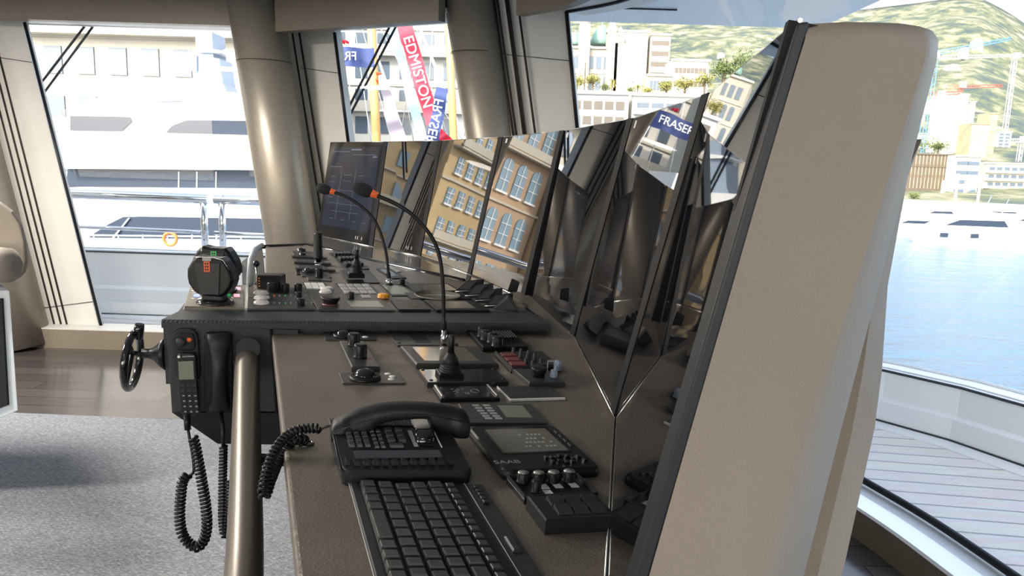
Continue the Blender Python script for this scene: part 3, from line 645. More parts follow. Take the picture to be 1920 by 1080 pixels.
# ================================================================== buildings
SH = {}
def shared(name, key, builder, m, parent, loc):     # parts that share one mesh
    if key not in SH:
        mb = MB(); builder(mb); me = bpy.data.meshes.new(name); me.from_pydata([tuple(v) for v in mb.v], [], mb.f); me.materials.append(M[m]); SH[key] = me
    o = bpy.data.objects.new(name, SH[key]); COL.objects.link(o); o.parent = parent; o.location = Vector(loc)-wloc(parent); return o
def win_builder(w, h, arch=False, d=.12):
    def f(mb):
        if not arch: mb.box(-w/2, w/2, -d, 0, 0, h)
        else:
            p = [Vector((-w/2, 0, 0)), Vector((w/2, 0, 0))]+[Vector((math.cos(t)*w/2, 0, h-w/2+math.sin(t)*w/2)) for t in [PI*j/10 for j in range(11)]]
            mb.prism(p, (0, -d, 0))
    return f
def building(x0, x1, z1, Y, depth, m, label, nx, nz, ww, wh, zb=SEA, z0=None, wm='house_window', arch_rows=(), cornice=None, balcony=(), roof=None, margin=.06, cat='building', side=False, group=None, bars=False):
    t = thing('building', label, cat, ((x0+x1)/2, Y, zb), group)
    mb = MB(); mb.box(x0, x1, Y, Y+depth, zb, z1); mb.build('wall', m, t)
    z0 = z0 if z0 is not None else zb+3; W = x1-x0; sx = W*(1-2*margin)/nx; sz = (z1-1-z0)/nz; cm = cornice or m
    for j in range(nz):
        for i in range(nx):
            x = x0+W*margin+sx*(i+.5); z = z0+sz*j+(sz-wh)*.4; ar = j in arch_rows
            wo = shared('window', ('w', round(ww, 2), round(wh, 2), ar, wm), win_builder(ww, wh*(1.15 if ar else 1), ar), wm, t, (x, Y, z))
            if bars:
                def bb(mb, ww=ww, h=wh*(1.15 if ar else 1)):
                    mb.box(-.05, .05, -.2, -.1, 0, h)
                    for q in (.33, .66): mb.box(-ww/2, ww/2, -.2, -.1, h*q-.04, h*q+.04)
                    mb.box(-ww/2-.12, ww/2+.12, -.3, 0, -.22, 0)
                shared('glazing_bar', ('b', round(ww, 2), round(wh, 2), ar), bb, 'white', wo, (x, Y, z))
    mb = MB(); mb.box(x0-.5, x1+.5, Y-.6, Y+.3, z1-.5, z1+.15)
    for j in range(1, nz): 
        if j % 2 == 0 or j in arch_rows: mb.box(x0-.15, x1+.15, Y-.25, Y+.1, z0+sz*j-.35, z0+sz*j-.1)
    mb.build('cornice', cm, t)
    if balcony:
        mb = MB()
        for j in balcony:
            z = z0+sz*j; mb.box(x0+.3, x1-.3, Y-1.3, Y, z-.2, z); mb.box(x0+.3, x1-.3, Y-1.32, Y-1.24, z+.1, z+1.0)
        mb.build('balcony', cm, t)
    if roof:
        mb = MB(); mb.rings([[Vector((x0, Y, z1)), Vector((x1, Y, z1)), Vector((x1, Y+depth, z1)), Vector((x0, Y+depth, z1))], [Vector((x0+1.2, Y+1.8, z1+roof[0])), Vector((x1-1.2, Y+1.8, z1+roof[0])), Vector((x1-1.2, Y+depth-1, z1+roof[0])), Vector((x0+1.2, Y+depth-1, z1+roof[0]))]], False); mb.build('roof', roof[1], t)
    return t
def pxb(xa, xb, yt, Y): a, b = ony(xa, yt, Y), ony(xb, yt, Y); return a.x, b.x, (a.z+b.z)/2
# --- waterfront row beyond the yacht, reflected by the monitors
bl_ = [(-18, -37.4, 22, 'pale hotel building behind the masthead of the white yacht', 'stone_pale', 7, 7, 1.3, 2.0, 'house_window', (), (2, 4), None),
       (-38, -47, 14.5, 'gold stone pavilion with arched windows left of the white yacht', 'stone_gold', 3, 2, 1.9, 4.6, 'house_window', (0, 1), (), None),
       (-47.3, -58, 24, 'terracotta hotel front with big arched windows, seen in the screens', 'stone_tan', 4, 5, 1.55, 3.1, 'house_window_blue', (1, 2), (3,), (3, 'roof_green')),
       (-58.4, -78, 21, 'golden apartment block with many small windows, seen in the screens', 'stone_gold', 9, 7, 1.1, 1.8, 'house_window_blue', (), (2, 5), None),
       (-78.5, -108, 25, 'tan villa front with rows of dark windows, seen in the far screens', 'stone_tan', 9, 6, 1.1, 2.0, 'house_window', (5,), (1, 3), (2.5, 'stone_tan')),
       (-108.5, -150, 19, 'long ochre building at the left end of the waterfront', 'stone_gold', 12, 5, 1.3, 2.1, 'house_window', (), (2,), None)]
for (xb, xa, zt, lab, m, nx, nz, ww, wh, wm, ar, bal, rf) in bl_:
    building(xa, xb, zt, 58+random.uniform(-2, 3), 14, m, lab, nx, nz, ww, wh, SEA+1.6, None, wm, ar, 'stone_pale', bal, rf, bars=(wm == 'house_window_blue'))
# second tier higher up the slope
for i, (xb, xa, zt, m, lab) in enumerate([(-30, -62, 40, 'stone_pale', 'cream apartment block rising behind the gold pavilion'), (-64, -96, 44, 'stone_gold', 'tall ochre apartment block in the second row'), (-98, -140, 38, 'stone_tan', 'reddish apartment block in the second row'), (-142, -190, 46, 'stone_pale', 'cream apartment block at the left end of the second row'), (0, -26, 33, 'plaster_white', 'white apartment block behind the masts')]):
    building(xa, xb, zt, 84+i, 14, m, lab, 9, 9, 1.4, 1.9, SEA+1.6, 4, 'house_window', (), 'stone_pale', (1, 3, 5, 7))
for i, (x_, y_, r_, w_, m_, lab) in enumerate([(-84, 46, 38, 17, 'stone_gold', 'ochre apartment house turned towards the yacht basin, left of the row'), (-92, 18, 60, 18, 'stone_tan', 'tan apartment house at the far left turn of the waterfront')]):
    t_ = building(x_-w_, x_+w_, 19-i*2, y_, 12, m_, lab, 8, 5, 1.3, 2.1, SEA+1.6, None, 'house_window_blue', (1,), 'stone_pale', (3,)); t_.rotation_euler.z = math.radians(r_)
# --- white terraces behind the middle window and the windscreen
xa, xb, zt = pxb(560, 885, 150, 120); building(xa, xb, zt, 120, 12, 'plaster_white', 'white terraced apartment block behind the two masts', 9, 6, 2.0, 1.7, SEA+1, 1, 'house_window_blue', (), None, (1, 2, 3, 4, 5))
xa, xb, zt = pxb(640, 940, 88, 160); building(xa, xb, zt, 160, 12, 'stone_gold', 'ochre building high behind the banners', 8, 6, 1.9, 2.0, SEA+1, 6, 'brown_glass', (), 'stone_pale', (3,))
xa, xb, zt = pxb(1066, 1180, 172, 150); building(xa, xb, zt, 150, 14, 'plaster_white', 'low white terrace block at the left edge of the windscreen', 5, 6, 1.7, 1.6, SEA+1, -2.5, 'shutter', (), None, (), margin=.05)
xa, xb, zt = pxb(1186, 1420, 178, 152); building(xa, xb, zt, 152, 14, 'plaster_white', 'long low white terrace block above the monitors', 8, 6, 2.4, 1.6, SEA+1, -2.5, 'house_window', (), None, (3, 5), margin=.03)
# casino: ornate stone front with green domes
xa, xb, zt = pxb(1040, 1168, 62, 230)
cs = building(xa, xb, zt-4, 230, 18, 'stone', 'ornate grey stone palace with green domes behind the garden', 8, 3, 1.5, 3.6, SEA, zt-24, 'house_window', (0, 1), 'stone_pale')
for px, w_ in ((1078, 14), (1128, 20)):
    c = ony(px, 72, 236); r_ = w_*236/FPX*1.0; mb = MB(); mb.lathe((c.x, c.y, c.z-2), (0, 0, 1), [(r_, 0), (r_*.97, r_*.4), (r_*.8, r_*.9), (r_*.5, r_*1.35), (r_*.12, r_*1.6), (.1, r_*1.9)], 16); mb.build('dome', 'roof_green', cs)
for px, yt_ in ((1098, 25), (1150, 42), (1164, 62)):
    c = ony(px, yt_, 229); mb = MB(); mb.box(c.x-1.6, c.x+1.6, 228, 232, 10, c.z-3); mb.lathe((c.x, 230, c.z-3), (0, 0, 1), [(2, 0), (1.7, 1.5), (1.1, 2), (.9, 4), (.1, 5)], 10); mb.build('turret', 'stone', cs)
def tower(xa_, xb_, yt_, Y, m, nx, nz, ww, wh, lab, wm='house_window', d=12, z0=None, bal=()):
    a, b, z = pxb(xa_, xb_, yt_, Y); return building(a, b, z, Y, d, m, lab, nx, nz, ww, wh, SEA, z0 if z0 is not None else 2, wm, (), None, bal)
tower(1166, 1216, 58, 262, 'plaster_white', 1, 1, .5, .5, 'bright white tower slab with a blank front', z0=20)
tower(1221, 1258, 64, 262, 'stone_pale', 3, 12, 2.0, 1.5, 'beige tower block with stacked loggias right of the white slab', 'shutter', z0=4)
tower(1262, 1330, 112, 240, 'plaster_white', 8, 5, 1.1, 1.6, 'white villa with a flat roof right of the beige tower', 'shutter', z0=14)
tower(1216, 1262, 140, 225, 'stone_pale', 6, 3, .9, 2.6, 'small pale pavilion with columns below the beige tower', 'house_window', z0=16)
# right-hand harbour side
Yh = 330
tower(1690, 1782, 288, Yh+4, 'brown_glass', 12, 3, .3, 6.0, 'brown glass exhibition hall with thin gold mullions', 'stone_tan', 14, SEA+6)
tower(1794, 1840, 292, Yh-3, 'concrete', 2, 4, 5.0, 1.6, 'grey concrete terraces beside the brown glass hall', 'house_window', 12, SEA+3)
tower(1848, 1960, 306, Yh+8, 'stone_pale', 7, 4, 2.4, 1.9, 'pale office block at the right edge of the harbour', 'house_window', 20, SEA+3, (1, 2, 3))
tower(1778, 1818, 176, 520, 'plaster_white', 1, 1, .5, .5, 'tall bright white tower under construction', 'concrete', 20)
tower(1818, 1830, 190, 522, 'concrete', 1, 26, 3.4, 1.5, 'thin scaffolded strip of the tower under construction', 'house_window_blue', 16)
tower(1822, 1858, 232, 500, 'stone_tan', 6, 16, 1.1, 2.2, 'brown and cream striped tower', 'stone_pale', 14)
tower(1858, 1872, 212, 505, 'stone_gold', 1, 8, 1, 1, 'narrow ochre tower beside the striped tower', 'stone_tan', 14)
tower(1872, 1898, 246, 540, 'concrete', 2, 14, 3, 1.4, 'grey balcony tower beside the narrow ochre tower', 'house_window', 14)
tower(1724, 1744, 250, 560, 'stone_pale', 2, 8, 2, 1.4, 'small pale tower beside the blue crane', 'house_window_blue', 14)
# hill houses
hs = None; HP = []
for i in range(90):
    px = random.uniform(1040, 1960) if i < 48 else random.uniform(-1500, 900); rad = random.uniform(480, 1500); az = math.atan((px-960)/FPX)
    x, y = math.sin(az)*rad, math.cos(az)*rad; z = hillz(x, y)
    if any(abs(x-hx)+abs(y-hy) < 50 for hx, hy in HP): continue
    HP.append((x, y))
    if hs is None:
        mb = MB(); mb.box(-9, 9, -6, 6, -14, 8, .3); mb.box(-5, 4, -7, 5, 8, 11); hs = mb.build('hill_house', 'plaster_white'); o = hs; o0 = o.location.copy()
    else: o = hs.copy(); COL.objects.link(o)
    s_ = random.uniform(.35, .95); o.location = (x, y, z-12*s_); o.scale = (s_*random.uniform(.8, 1.6), s_, s_); o.rotation_euler.z = random.uniform(-.4, .4)
    tag(o, 'small pale house scattered on the wooded hillside', 'house', 'houses on the hillside')
# cranes
def crane(px, yb, yt_, Y, jib, m, lab, w=3.0, jm=None, base=None):
    a = ony(px, yt_, Y); SEA = -9.0 if base is None else ony(px, base, Y).z; t = thing('tower_crane', lab, 'crane', (a.x, Y, SEA)); mb = MB(); h = w/2
    for sx in (-h, h):
        for sy in (-h, h): mb.tube([(a.x+sx, Y+sy, SEA), (a.x+sx, Y+sy, a.z)], .22, 5)
    z = SEA; k = 0
    while z < a.z-w:
        s_ = 1 if k % 2 else -1; mb.tube([(a.x-h*s_, Y-h, z), (a.x+h*s_, Y-h, z+w)], .15, 4); z += w; k += 1
    mb.build('mast', m, t)
    for (x1, y1, x2, y2) in jib:
        p, q_ = ony(x1, y1, Y), ony(x2, y2, Y); mb = MB(); up = Vector((0, 0, 2.2)); n = max(4, int((q_-p).length/3)); mb.tube([p, q_], .3, 5); mb.tube([p+up, q_+up*.6], .3, 5)
        for i in range(n): mb.tube([p+(q_-p)*(i/n), p+(q_-p)*((i+.5)/n)+up, p+(q_-p)*((i+1)/n)], .14, 4)
        mb.build('jib', jm or m, t)
    mb = MB(); mb.box(a.x-2, a.x+2, Y-3, Y-1, a.z-1, a.z+3); mb.build('cab', 'crane_white', t)
crane(1750, 350, 108, 450, [(1752, 104, 1896, 75)], 'crane_blue', 'tall blue tower crane with a raised lattice jib at the console edge', 3.6, 'crane_blue')
crane(1903, 350, 108, 560, [(1765, 110, 1925, 106)], 'crane_white', 'white crane with a long level jib on the right', 2.4)
crane(1802, 200, 162, 530, [(1774, 166, 1880, 163)], 'crane_red', 'small red crane on top of the white tower', 2.2, None, 172)
crane(1762, 230, 180, 480, [(1742, 180, 1800, 176)], 'crane_white', 'white crane with a red jib left of the white tower', 2.0, 'crane_red')
crane(1915, 350, 265, 480, [(1888, 268, 1960, 262)], 'crane_white', 'low white crane at the right edge of the picture', 2.0)
# motor boats
def boat(xa_, xb_, yw, Y, lab, flip=1, hgt=1.0):
    a, b = ony(xa_, yw, Y), ony(xb_, yw, Y); L_ = b.x-a.x; cx_ = (a.x+b.x)/2; t = thing('motor_boat', lab, 'boat', (cx_, Y, SEA), 'motor boats moored across the harbour')
    X = lambda u: cx_+flip*L_*(u-.5); w = L_*.13; zz = SEA; h = L_*.115*hgt; mb = MB(); rs = []
    for u, ww, d in ((0, .8, 0), (.3, 1, 0), (.6, .95, .1), (.85, .55, .35), (1, .03, .9)):
        rs.append([Vector((X(u-.1*(u > .8)), Y-w*ww*.8, zz-.3)), Vector((X(u), Y-w*ww, zz+h*(1+.35*u))), Vector((X(u), Y+w*ww, zz+h*(1+.35*u))), Vector((X(u-.1*(u > .8)), Y+w*ww*.8, zz-.3))])
    mb.rings(rs, False); mb.build('hull', 'yacht_white', t)
    mb = MB(); mb.prism([Vector((X(.12), Y-w*.8, zz+h)), Vector((X(.8), Y-w*.8, zz+h*1.2)), Vector((X(.62), Y-w*.8, zz+h*2.0)), Vector((X(.2), Y-w*.8, zz+h*2.0))], (0, w*1.6, 0)); mb.build('cabin', 'yacht_white', t)
    mb = MB(); mb.prism([Vector((X(.2), Y-w*.83, zz+h*1.35)), Vector((X(.72), Y-w*.83, zz+h*1.4)), Vector((X(.6), Y-w*.83, zz+h*1.8)), Vector((X(.24), Y-w*.83, zz+h*1.8))], (0, w*1.66, 0)); mb.build('cabin_window', 'yacht_glass', t)
    mb = MB(); mb.prism([Vector((X(.15), Y-w*.7, zz+h*2.45)), Vector((X(.55), Y-w*.7, zz+h*2.45)), Vector((X(.5), Y-w*.7, zz+h*2.65)), Vector((X(.18), Y-w*.7, zz+h*2.65))], (0, w*1.4, 0)); mb.tube([(X(.2), Y, zz+h*2), (X(.2), Y, zz+h*2.5)], .12, 6); mb.tube([(X(.5), Y, zz+h*2), (X(.48), Y, zz+h*2.5)], .12, 6); mb.build('flybridge', 'yacht_white', t)
    mb = MB()
    for u in (.45, .7): mb.box(min(X(u), X(u+.06)), max(X(u), X(u+.06)), Y-w*1.02, Y-w*.9, zz+h*.55, zz+h*.85)
    mb.build('porthole', 'yacht_glass', t)
    mb = MB(); mb.tube([(X(.35), Y, zz+h*2.6), (X(.3), Y, zz+h*3.6)], .07, 5); mb.build('mast', 'chrome', t)
boat(1690, 1915, 465, 118, 'big white motor cruiser nearest across the water, bow to the left', -1)
boat(1880, 2080, 462, 121, 'white motor cruiser cut off by the right picture edge', -1)
boat(1650, 1760, 436, 140, 'white motor boat with a dark windscreen behind the big cruiser', -1)
boat(1755, 1880, 425, 146, 'white motor boat in the second row, centre', -1)
boat(1865, 1990, 420, 152, 'white motor boat in the second row at the right', -1)
boat(1540, 1700, 445, 128, 'white motor boat half hidden by the console edge', -1)
boat(1600, 1700, 408, 175, 'small white boat in the third row, left', -1); boat(1710, 1800, 404, 180, 'small white boat in the third row below the flagpoles', -1); boat(1815, 1920, 402, 185, 'small white boat in the third row, right', -1)
for px, yt_, yb, mm, lab in ((1797, 326, 400, 'white', 'tall white flagpole before the brown glass hall'), (1840, 326, 400, 'white', 'tall white flagpole before the concrete terraces')):
    a = ony(px, yt_, 200); t = thing('flagpole', lab, 'flagpole', (a.x, 200, SEA+1)); mb = MB(); mb.tube([(a.x, 200, SEA+1), (a.x, 200, a.z)], .35, 8); mb.build('pole', 'white', t)
    f = MB(); f.add([(a.x-i*.7, 200+math.sin(i)*.4, a.z-j*1.6-i*.35) for j in range(3) for i in range(7)], [(j*7+i, j*7+i+1, (j+1)*7+i+1, (j+1)*7+i) for j in range(2) for i in range(6)], True); f.build('flag', 'white', t)
# trees
def canopy(mb, c, r, n, sq=.75):
    for _ in range(n):
        d = Vector((random.gauss(0, 1), random.gauss(0, 1), random.gauss(0, .8))).normalized()*r*random.uniform(.2, 1); d.z *= sq
        p = Vector(c)+d; s_ = r*random.uniform(.10, .24)
        for _ in range(7):
            a = Vector((random.uniform(-1, 1), random.uniform(-1, 1), random.uniform(-1, 1))).normalized(); b = a.orthogonal().normalized(); cc_ = p+Vector((random.uniform(-1, 1), random.uniform(-1, 1), random.uniform(-1, 1)))*s_
            mb.quad(cc_+a*s_*.5, cc_+b*s_*.3, cc_-a*s_*.5, cc_-b*s_*.3)
def tree(px, py_, rpx, Y, m, lab, kind='round_tree', grp=None):
    c = ony(px, py_, Y); r = rpx*Y/FPX; t = thing(kind, lab, 'tree', (c.x, Y, c.z-r*2.2), grp); mb = MB()
    if kind == 'cypress_tree':
        for i in range(9): canopy(mb, c+Vector((0, 0, (i-4)*r*.62)), r*(.75-.08*i), 14, 1)
    elif kind == 'palm_tree':
        for i in range(22):
            a = random.uniform(0, 2*PI); e_ = random.uniform(-.2, 1.0); L_ = r*1.3; d = Vector((math.cos(a), math.sin(a), 0)); pr = c; sd = Vector((-math.sin(a), math.cos(a), 0))*r*.09
            for k in range(1, 7):
                u = k/6; p = c+d*L_*u+Vector((0, 0, L_*(e_*u-.9*u*u))); mb.quad(pr+sd, p+sd*(1-u*.8), p-sd*(1-u*.8), pr-sd); pr = p
    else: canopy(mb, c, r, 120)
    mb.build('foliage', m, t); mb = MB(); mb.tube([c+Vector((0, 0, -r*2.2-6)), c], r*.1, 6); mb.build('trunk', 'bark', t)
tree(1098, 118, 9, 170, 'leaf', 'dark slim cypress in front of the stone palace', 'cypress_tree')
ty = [(1082, 152, 17, 'leaf_yellow', 'broad yellow-green tree at the left edge of the windscreen'), (1112, 150, 16, 'leaf_yellow', 'yellow-green tree below the cypress'), (1136, 163, 10, 'leaf', 'small dark green bush left of the garden palms'), (1182, 168, 10, 'leaf', 'low green bush below the white slab'),
      (1215, 170, 12, 'leaf_yellow', 'yellowish bush below the pale pavilion'), (1250, 160, 17, 'leaf_yellow', 'rounded yellow tree right of the pavilion'), (1285, 158, 20, 'leaf_yellow', 'large sunlit tree below the white villa'), (1322, 150, 20, 'leaf_yellow', 'large sunlit tree touching the monitor edge'),
      (1358, 128, 26, 'leaf', 'big green tree right of the white villa'), (1395, 118, 28, 'leaf', 'big green tree highest beside the dark frame'), (1420, 160, 30, 'leaf', 'green tree behind the nearest monitor')]
for x, y, r_, m, l in ty: tree(x, y, r_, 190, m, l)
tree(1148, 152, 11, 168, 'leaf_yellow', 'left one of the two small palms in the garden', 'palm_tree'); tree(1196, 162, 11, 168, 'leaf_yellow', 'right one of the two small palms in the garden', 'palm_tree')
for x, y, r_, l in ((785, 108, 26, 'green tree high behind the red banner'), (830, 60, 30, 'big tree at the top right of the middle window'), (645, 62, 22, 'yellow-green tree at the top left of the middle window'), (835, 145, 18, 'small yellow tree right of the red banner')): tree(x, y, r_, 115, 'leaf_yellow', l)
for x, y, r_, l in ((1722, 268, 16, 'green tree above the brown glass hall'), (1760, 274, 20, 'green treetop behind the brown glass hall'), (1715, 368, 12, 'green shrub before the brown glass hall')): tree(x, y, r_, 300 if y > 300 else 372, 'leaf', l)
# masts and banners behind the middle window
def mast(px0, py0, px1, py1, Y, r, m, lab):
    a, b = ony(px0, py0, Y), ony(px1, py1, Y); k = (b-a)/(b.z-a.z); lo = a+k*(SEA-a.z); hi = a+(a-b).normalized()*9
    t = thing('sailing_mast', lab, 'mast', lo); mb = MB(); mb.tube([lo, hi], r, 10); mb.build('pole', m, t)
    mb = MB()
    for dx in (-5.5, -3, 3.2, 6): mb.tube([hi, Vector((lo.x+dx, Y+.5, lo.z+3))], .035, 4)
    mb.build('shroud', 'steel', t)
    mb = MB(); z = a.z-1; c = a+k*(z-a.z); mb.tube([c+Vector((-1.3, 0, 0)), c+Vector((1.3, 0, 0))], .06, 6); mb.build('spreader', 'white', t)
mast(697, 60, 706, 265, 44, .26, 'wood_mast', 'left varnished wooden sailing mast behind the middle window')
mast(842, 60, 851, 265, 47, .24, 'wood_mast', 'right varnished wooden sailing mast, beside the thick pillar')
mast(790, 60, 838, 180, 50, .10, 'white', 'thin white sailing mast crossing right of the red banner'); mast(733, 180, 762, 265, 52, .08, 'white', 'thin white pole between the grey banner and the light-blue banner')
def banner(p0, p1, w0, w1, Y, m, name, lab, word=None, tm='white', size=1, rev=False, flip=1, wav=.25):
    a, b = ony(*p0, Y), ony(*p1, Y); L_ = (b-a).length; d = (b-a)/L_; s_ = Vector((-d.z, 0, d.x)); n = Vector((0, -1, 0)); mb = MB(); k = 14
    mb.add([a+d*L_*i/k+s_*((j-1)*(w0+(w1-w0)*i/k)/2)*Y/FPX+n*math.sin(i*.9)*wav for i in range(k+1) for j in range(3)], [(i*3+j, i*3+j+1, i*3+j+4, i*3+j+3) for i in range(k) for j in range(2)], True)
    t = thing('banner', lab, 'banner', a); mb.build('cloth', m, t)
    if word:
        c = (a+b)/2+n*(wav+.08); u = d; v = d.cross(n)
        if v.z < 0 and abs(d.x) > abs(d.z): u, v = -d, -v
        if rev: u = -u
        if flip < 0: v = -v
        text_mesh(word, Fr(c, u, v, u.cross(v)), size, 'lettering', tm, t)
banner((757, 40), (812, 232), 28, 26, 36, 'flag_red', 'banner', 'red advertising banner with white letters, running diagonally', 'EDMISTON', 'white', .68, False, -1)
banner((736, 50), (792, 262), 14, 18, 38, 'flag_cyan', 'banner', 'light-blue and white banner left of the red banner')
banner((715, 140), (748, 268), 12, 30, 37, 'flag_grey', 'banner', 'dull grey banner hanging left of the light-blue one')
banner((830, 165), (806, 290), 22, 24, 35, 'flag_blue', 'banner', 'dark blue hanging banner below the red one, letters seen from behind', 'FRASER', 'white', .62, False, 1)
banner((568, 106), (702, 108), 34, 34, 40, 'flag_blue', 'banner', 'wide dark blue banner at the left of the middle window, letters reversed', 'FRASER', 'white', .62, False, 1)
banner((814, 232), (836, 272), 4, 34, 37, 'flag_red', 'banner', 'small red pennant beside the dark blue banner')
banner((711, 135), (711, 158), 9, 12, 41, 'orange', 'banner', 'small orange and red ensign by the left mast'); banner((640, 78), (654, 79), 8, 4, 39, 'flag_red', 'banner', 'tiny red flag above the wide dark blue banner')
# ================================================================== LIGHT
w = bpy.data.worlds.new('world'); SC.world = w; w.use_nodes = True; N = w.node_tree.nodes; L = w.node_tree.links; bg = N['Background']
sk = N.new('ShaderNodeTexSky'); sk.sky_type = 'NISHITA'; sk.sun_disc = False; sk.sun_elevation = math.radians(34); sk.sun_rotation = math.radians(205); sk.dust_density = 3.0; sk.altitude = 10
hs0 = N.new('ShaderNodeHueSaturation'); hs0.inputs['Saturation'].default_value = .6; L.new(sk.outputs[0], hs0.inputs['Color']); L.new(hs0.outputs[0], bg.inputs[0]); bg.inputs[1].default_value = .5
sd = bpy.data.lights.new('sun', 'SUN'); sd.energy = 4.6; sd.angle = .01; sd.color = (1, .90, .74); so = bpy.data.objects.new('sun', sd); COL.objects.link(so)
so.rotation_euler = Vector((.46, .72, -.56)).to_track_quat('-Z', 'Y').to_euler()
def area(n, loc, d, sx, sy, e, c=(1, 1, 1)):
    l = bpy.data.lights.new(n, 'AREA'); l.shape = 'RECTANGLE'; l.size = sx; l.size_y = sy; l.energy = e; l.color = c; o = bpy.data.objects.new(n, l); COL.objects.link(o); o.location = loc
    o.rotation_euler = Vector(d).to_track_quat('-Z', 'Y').to_euler(); return o
# portals guide daylight sampling through the window openings, the added starboard ones included
for n, loc, d, sx, sy in (('portal', (-2.5, 5.25, 1.15), (0, -1, 0), 2.4, 2.2), ('portal', (-6.1, 5.25, 1.15), (0, -1, 0), 4.4, 2.2), ('portal', (-10.5, 5.25, 1.15), (0, -1, 0), 4.4, 2.2), ('portal', (-7.4, -3.05, 1.5), (0, 1, 0), 4.0, 1.2), ('portal', (-2.8, -3.05, 1.5), (0, 1, 0), 4.0, 1.2)):
    o = area(n, loc, d, sx, sy, 1); o.data.cycles.is_portal = True
# unseen ceiling lamps added to brighten the interior, each with a ring
cl_ = None
for (x, y) in ((-1.3, -.6), (-1.3, -2.0), (0.2, -1.2), (-3.4, 1.6), (-2.6, 3.0), (-6, 2.4)):
    l = bpy.data.lights.new('fill_spot', 'AREA'); l.shape = 'DISK'; l.size = .5; l.energy = 72 if x < -2 else 4; l.color = (1, .93, .84); o = bpy.data.objects.new('fill_spot', l); COL.objects.link(o); o.location = (x, y, 2.34)
    mb = MB(); mb.tube([(x+math.cos(t)*.27, y+math.sin(t)*.27, 2.352) for t in [2*PI*j/32 for j in range(32)]], .014, 8, closed=True); tag(mb.build('fill_lamp_ring', 'steel'), 'thin steel ring around an added ceiling fill lamp', 'lamp', 'added ceiling fill lamps')
SC.view_settings.exposure = .55
# ================================================================== DEVICES ON THE CONSOLE
def pm(P, px): return px*(P-EYE).dot(CF)/FPX          # pixels at a point -> metres
class Dev:      # a device whose base outline was measured on a desk plane: bl, br, tl (tr optional)
    def __init__(s, name, label, cat, PL, bl, br, tl, lift=0, group=None, tr=None):
        b, r, t = PL(*bl), PL(*br), PL(*tl)
        if tr: t2 = PL(*tr); r = (r + (b+(t2-t)))/2 if False else r
        s.t = thing(name, label, cat, b, group); s.f = Fr(b+ND*lift, r-b, t-b, ND); s.PL = PL
    def box(s, name, m, a0, a1, b0, b1, h0, h1, c=0, label=None, par=None):
        mb = MB(); mb.fbox(s.f, a0, a1, b0, b1, h0, h1, c); return mb.build(name, m, par or s.t, label=label)
    def knob(s, name, px, py, rpx, hpx, m='black', par=None, kind='knob', label=None, lift=0, cap=None):
        P = s.PL(px, py)+ND*lift; return knob_at(name, P, pm(P, rpx), pm(P, hpx), m, par or s.t, kind, label, cap)
    def loc(s, px, py):       # pixel -> (a,b) of this frame
        P = s.PL(px, py)-s.f.o; P = P-ND*P.dot(ND); u, v = s.f.u, s.f.v; uu, vv, uv = u.dot(u), v.dot(v), u.dot(v); pu, pv = P.dot(u), P.dot(v); D_ = uu*vv-uv*uv
        return (pu*vv-pv*uv)/D_, (pv*uu-pu*uv)/D_
def knob_at(name, P, r, h, m, par, kind='knob', label=None, cap=None):
    mb = MB()
    if kind == 'knob': pr = [(r*1.08, 0), (r*1.08, h*.1), (r*.98, h*.14), (r*.96, h*.88), (r*.88, h), (r*.3, h)]
    elif kind == 'flare': pr = [(r*.75, 0), (r*.8, h*.3), (r, h*.75), (r, h*.95), (r*.85, h), (r*.2, h)]
    elif kind == 'dome': pr = [(r, 0)]+[(r*math.cos(t), h*math.sin(t)) for t in [PI/2*j/8 for j in range(1, 9)]]
    else: pr = [(r, 0), (r, h), (r*.1, h)]
    mb.lathe(P, ND, pr, 24); o = mb.build(name, m, par, label=label)
    if kind == 'knob' and r > .006:
        g = MB()
        for i in range(12):
            a = 2*PI*i/12; e = ND.orthogonal().normalized(); f_ = ND.cross(e); c = P+(e*math.cos(a)+f_*math.sin(a))*r*.97; g.tube([c+ND*h*.2, c+ND*h*.85], r*.05, 4)
        o2 = g.build('knob_grip', m, o)
    if cap:
        g = MB(); g.lathe(P+ND*(h*.965), ND, [(r*.86, 0), (r*.86, h*.05), (r*.1, h*.055)], 24); g.build('knob_cap', cap, o, label='pale knob top')
    return o
def dots(D, name, pts, rpx, m, lift=.001, kind='disc', hpx=.6, label=None):
    for (x, y) in pts: D.knob(name, x, y, rpx, hpx, m, kind=kind, lift=lift, label=label)
# ---------------- near desk
def trackball(PL, bl, br, tl, c, ring, dome, white, lab, m='panel', wr=7, hd=None):
    D = Dev('trackball', lab, 'trackball', PL, bl, br, tl); D.box('plate', m, 0, 1, 0, 1, 0, .003, .001)
    P = PL(*c)+ND*.003; r = pm(P, ring); mb = MB(); mb.lathe(P, ND, [(r, 0), (r, .003), (r*.93, .006), (r*.7, .008), (r*.68, .004)], 32); mb.build('ring', 'black', D.t)
    d = pm(P, dome); mb = MB(); mb.lathe(P+ND*.003, ND, [(d, 0)]+[(d*math.cos(t), d*.78*math.sin(t)) for t in [PI/2*j/10 for j in range(1, 11)]], 28); mb.build('ball', 'black_gloss', D.t)
    for w_ in white: D.knob('button', w_[0], w_[1], wr, .8, 'white_mark', kind='disc', lift=.003, label='pale round button')
    return D
trackball(PN, (610, 639), (705, 639), (605, 624.5), (643, 633), 19, 13, [(685, 634.5)], 'small black trackball at the far end of the near desk, touching the raised section', wr=6)
trackball(PN, (642.5, 721), (760, 721), (635, 701), (684, 712), 30, 21, [(727.5, 704), (736, 709), (734, 714)], 'black trackball with three pale round buttons, left of the joystick')
D = Dev('control_unit', 'narrow black panel with two tall black knobs, between the two trackballs', 'control panel', PN, (659, 697), (712.5, 697), (636, 647))
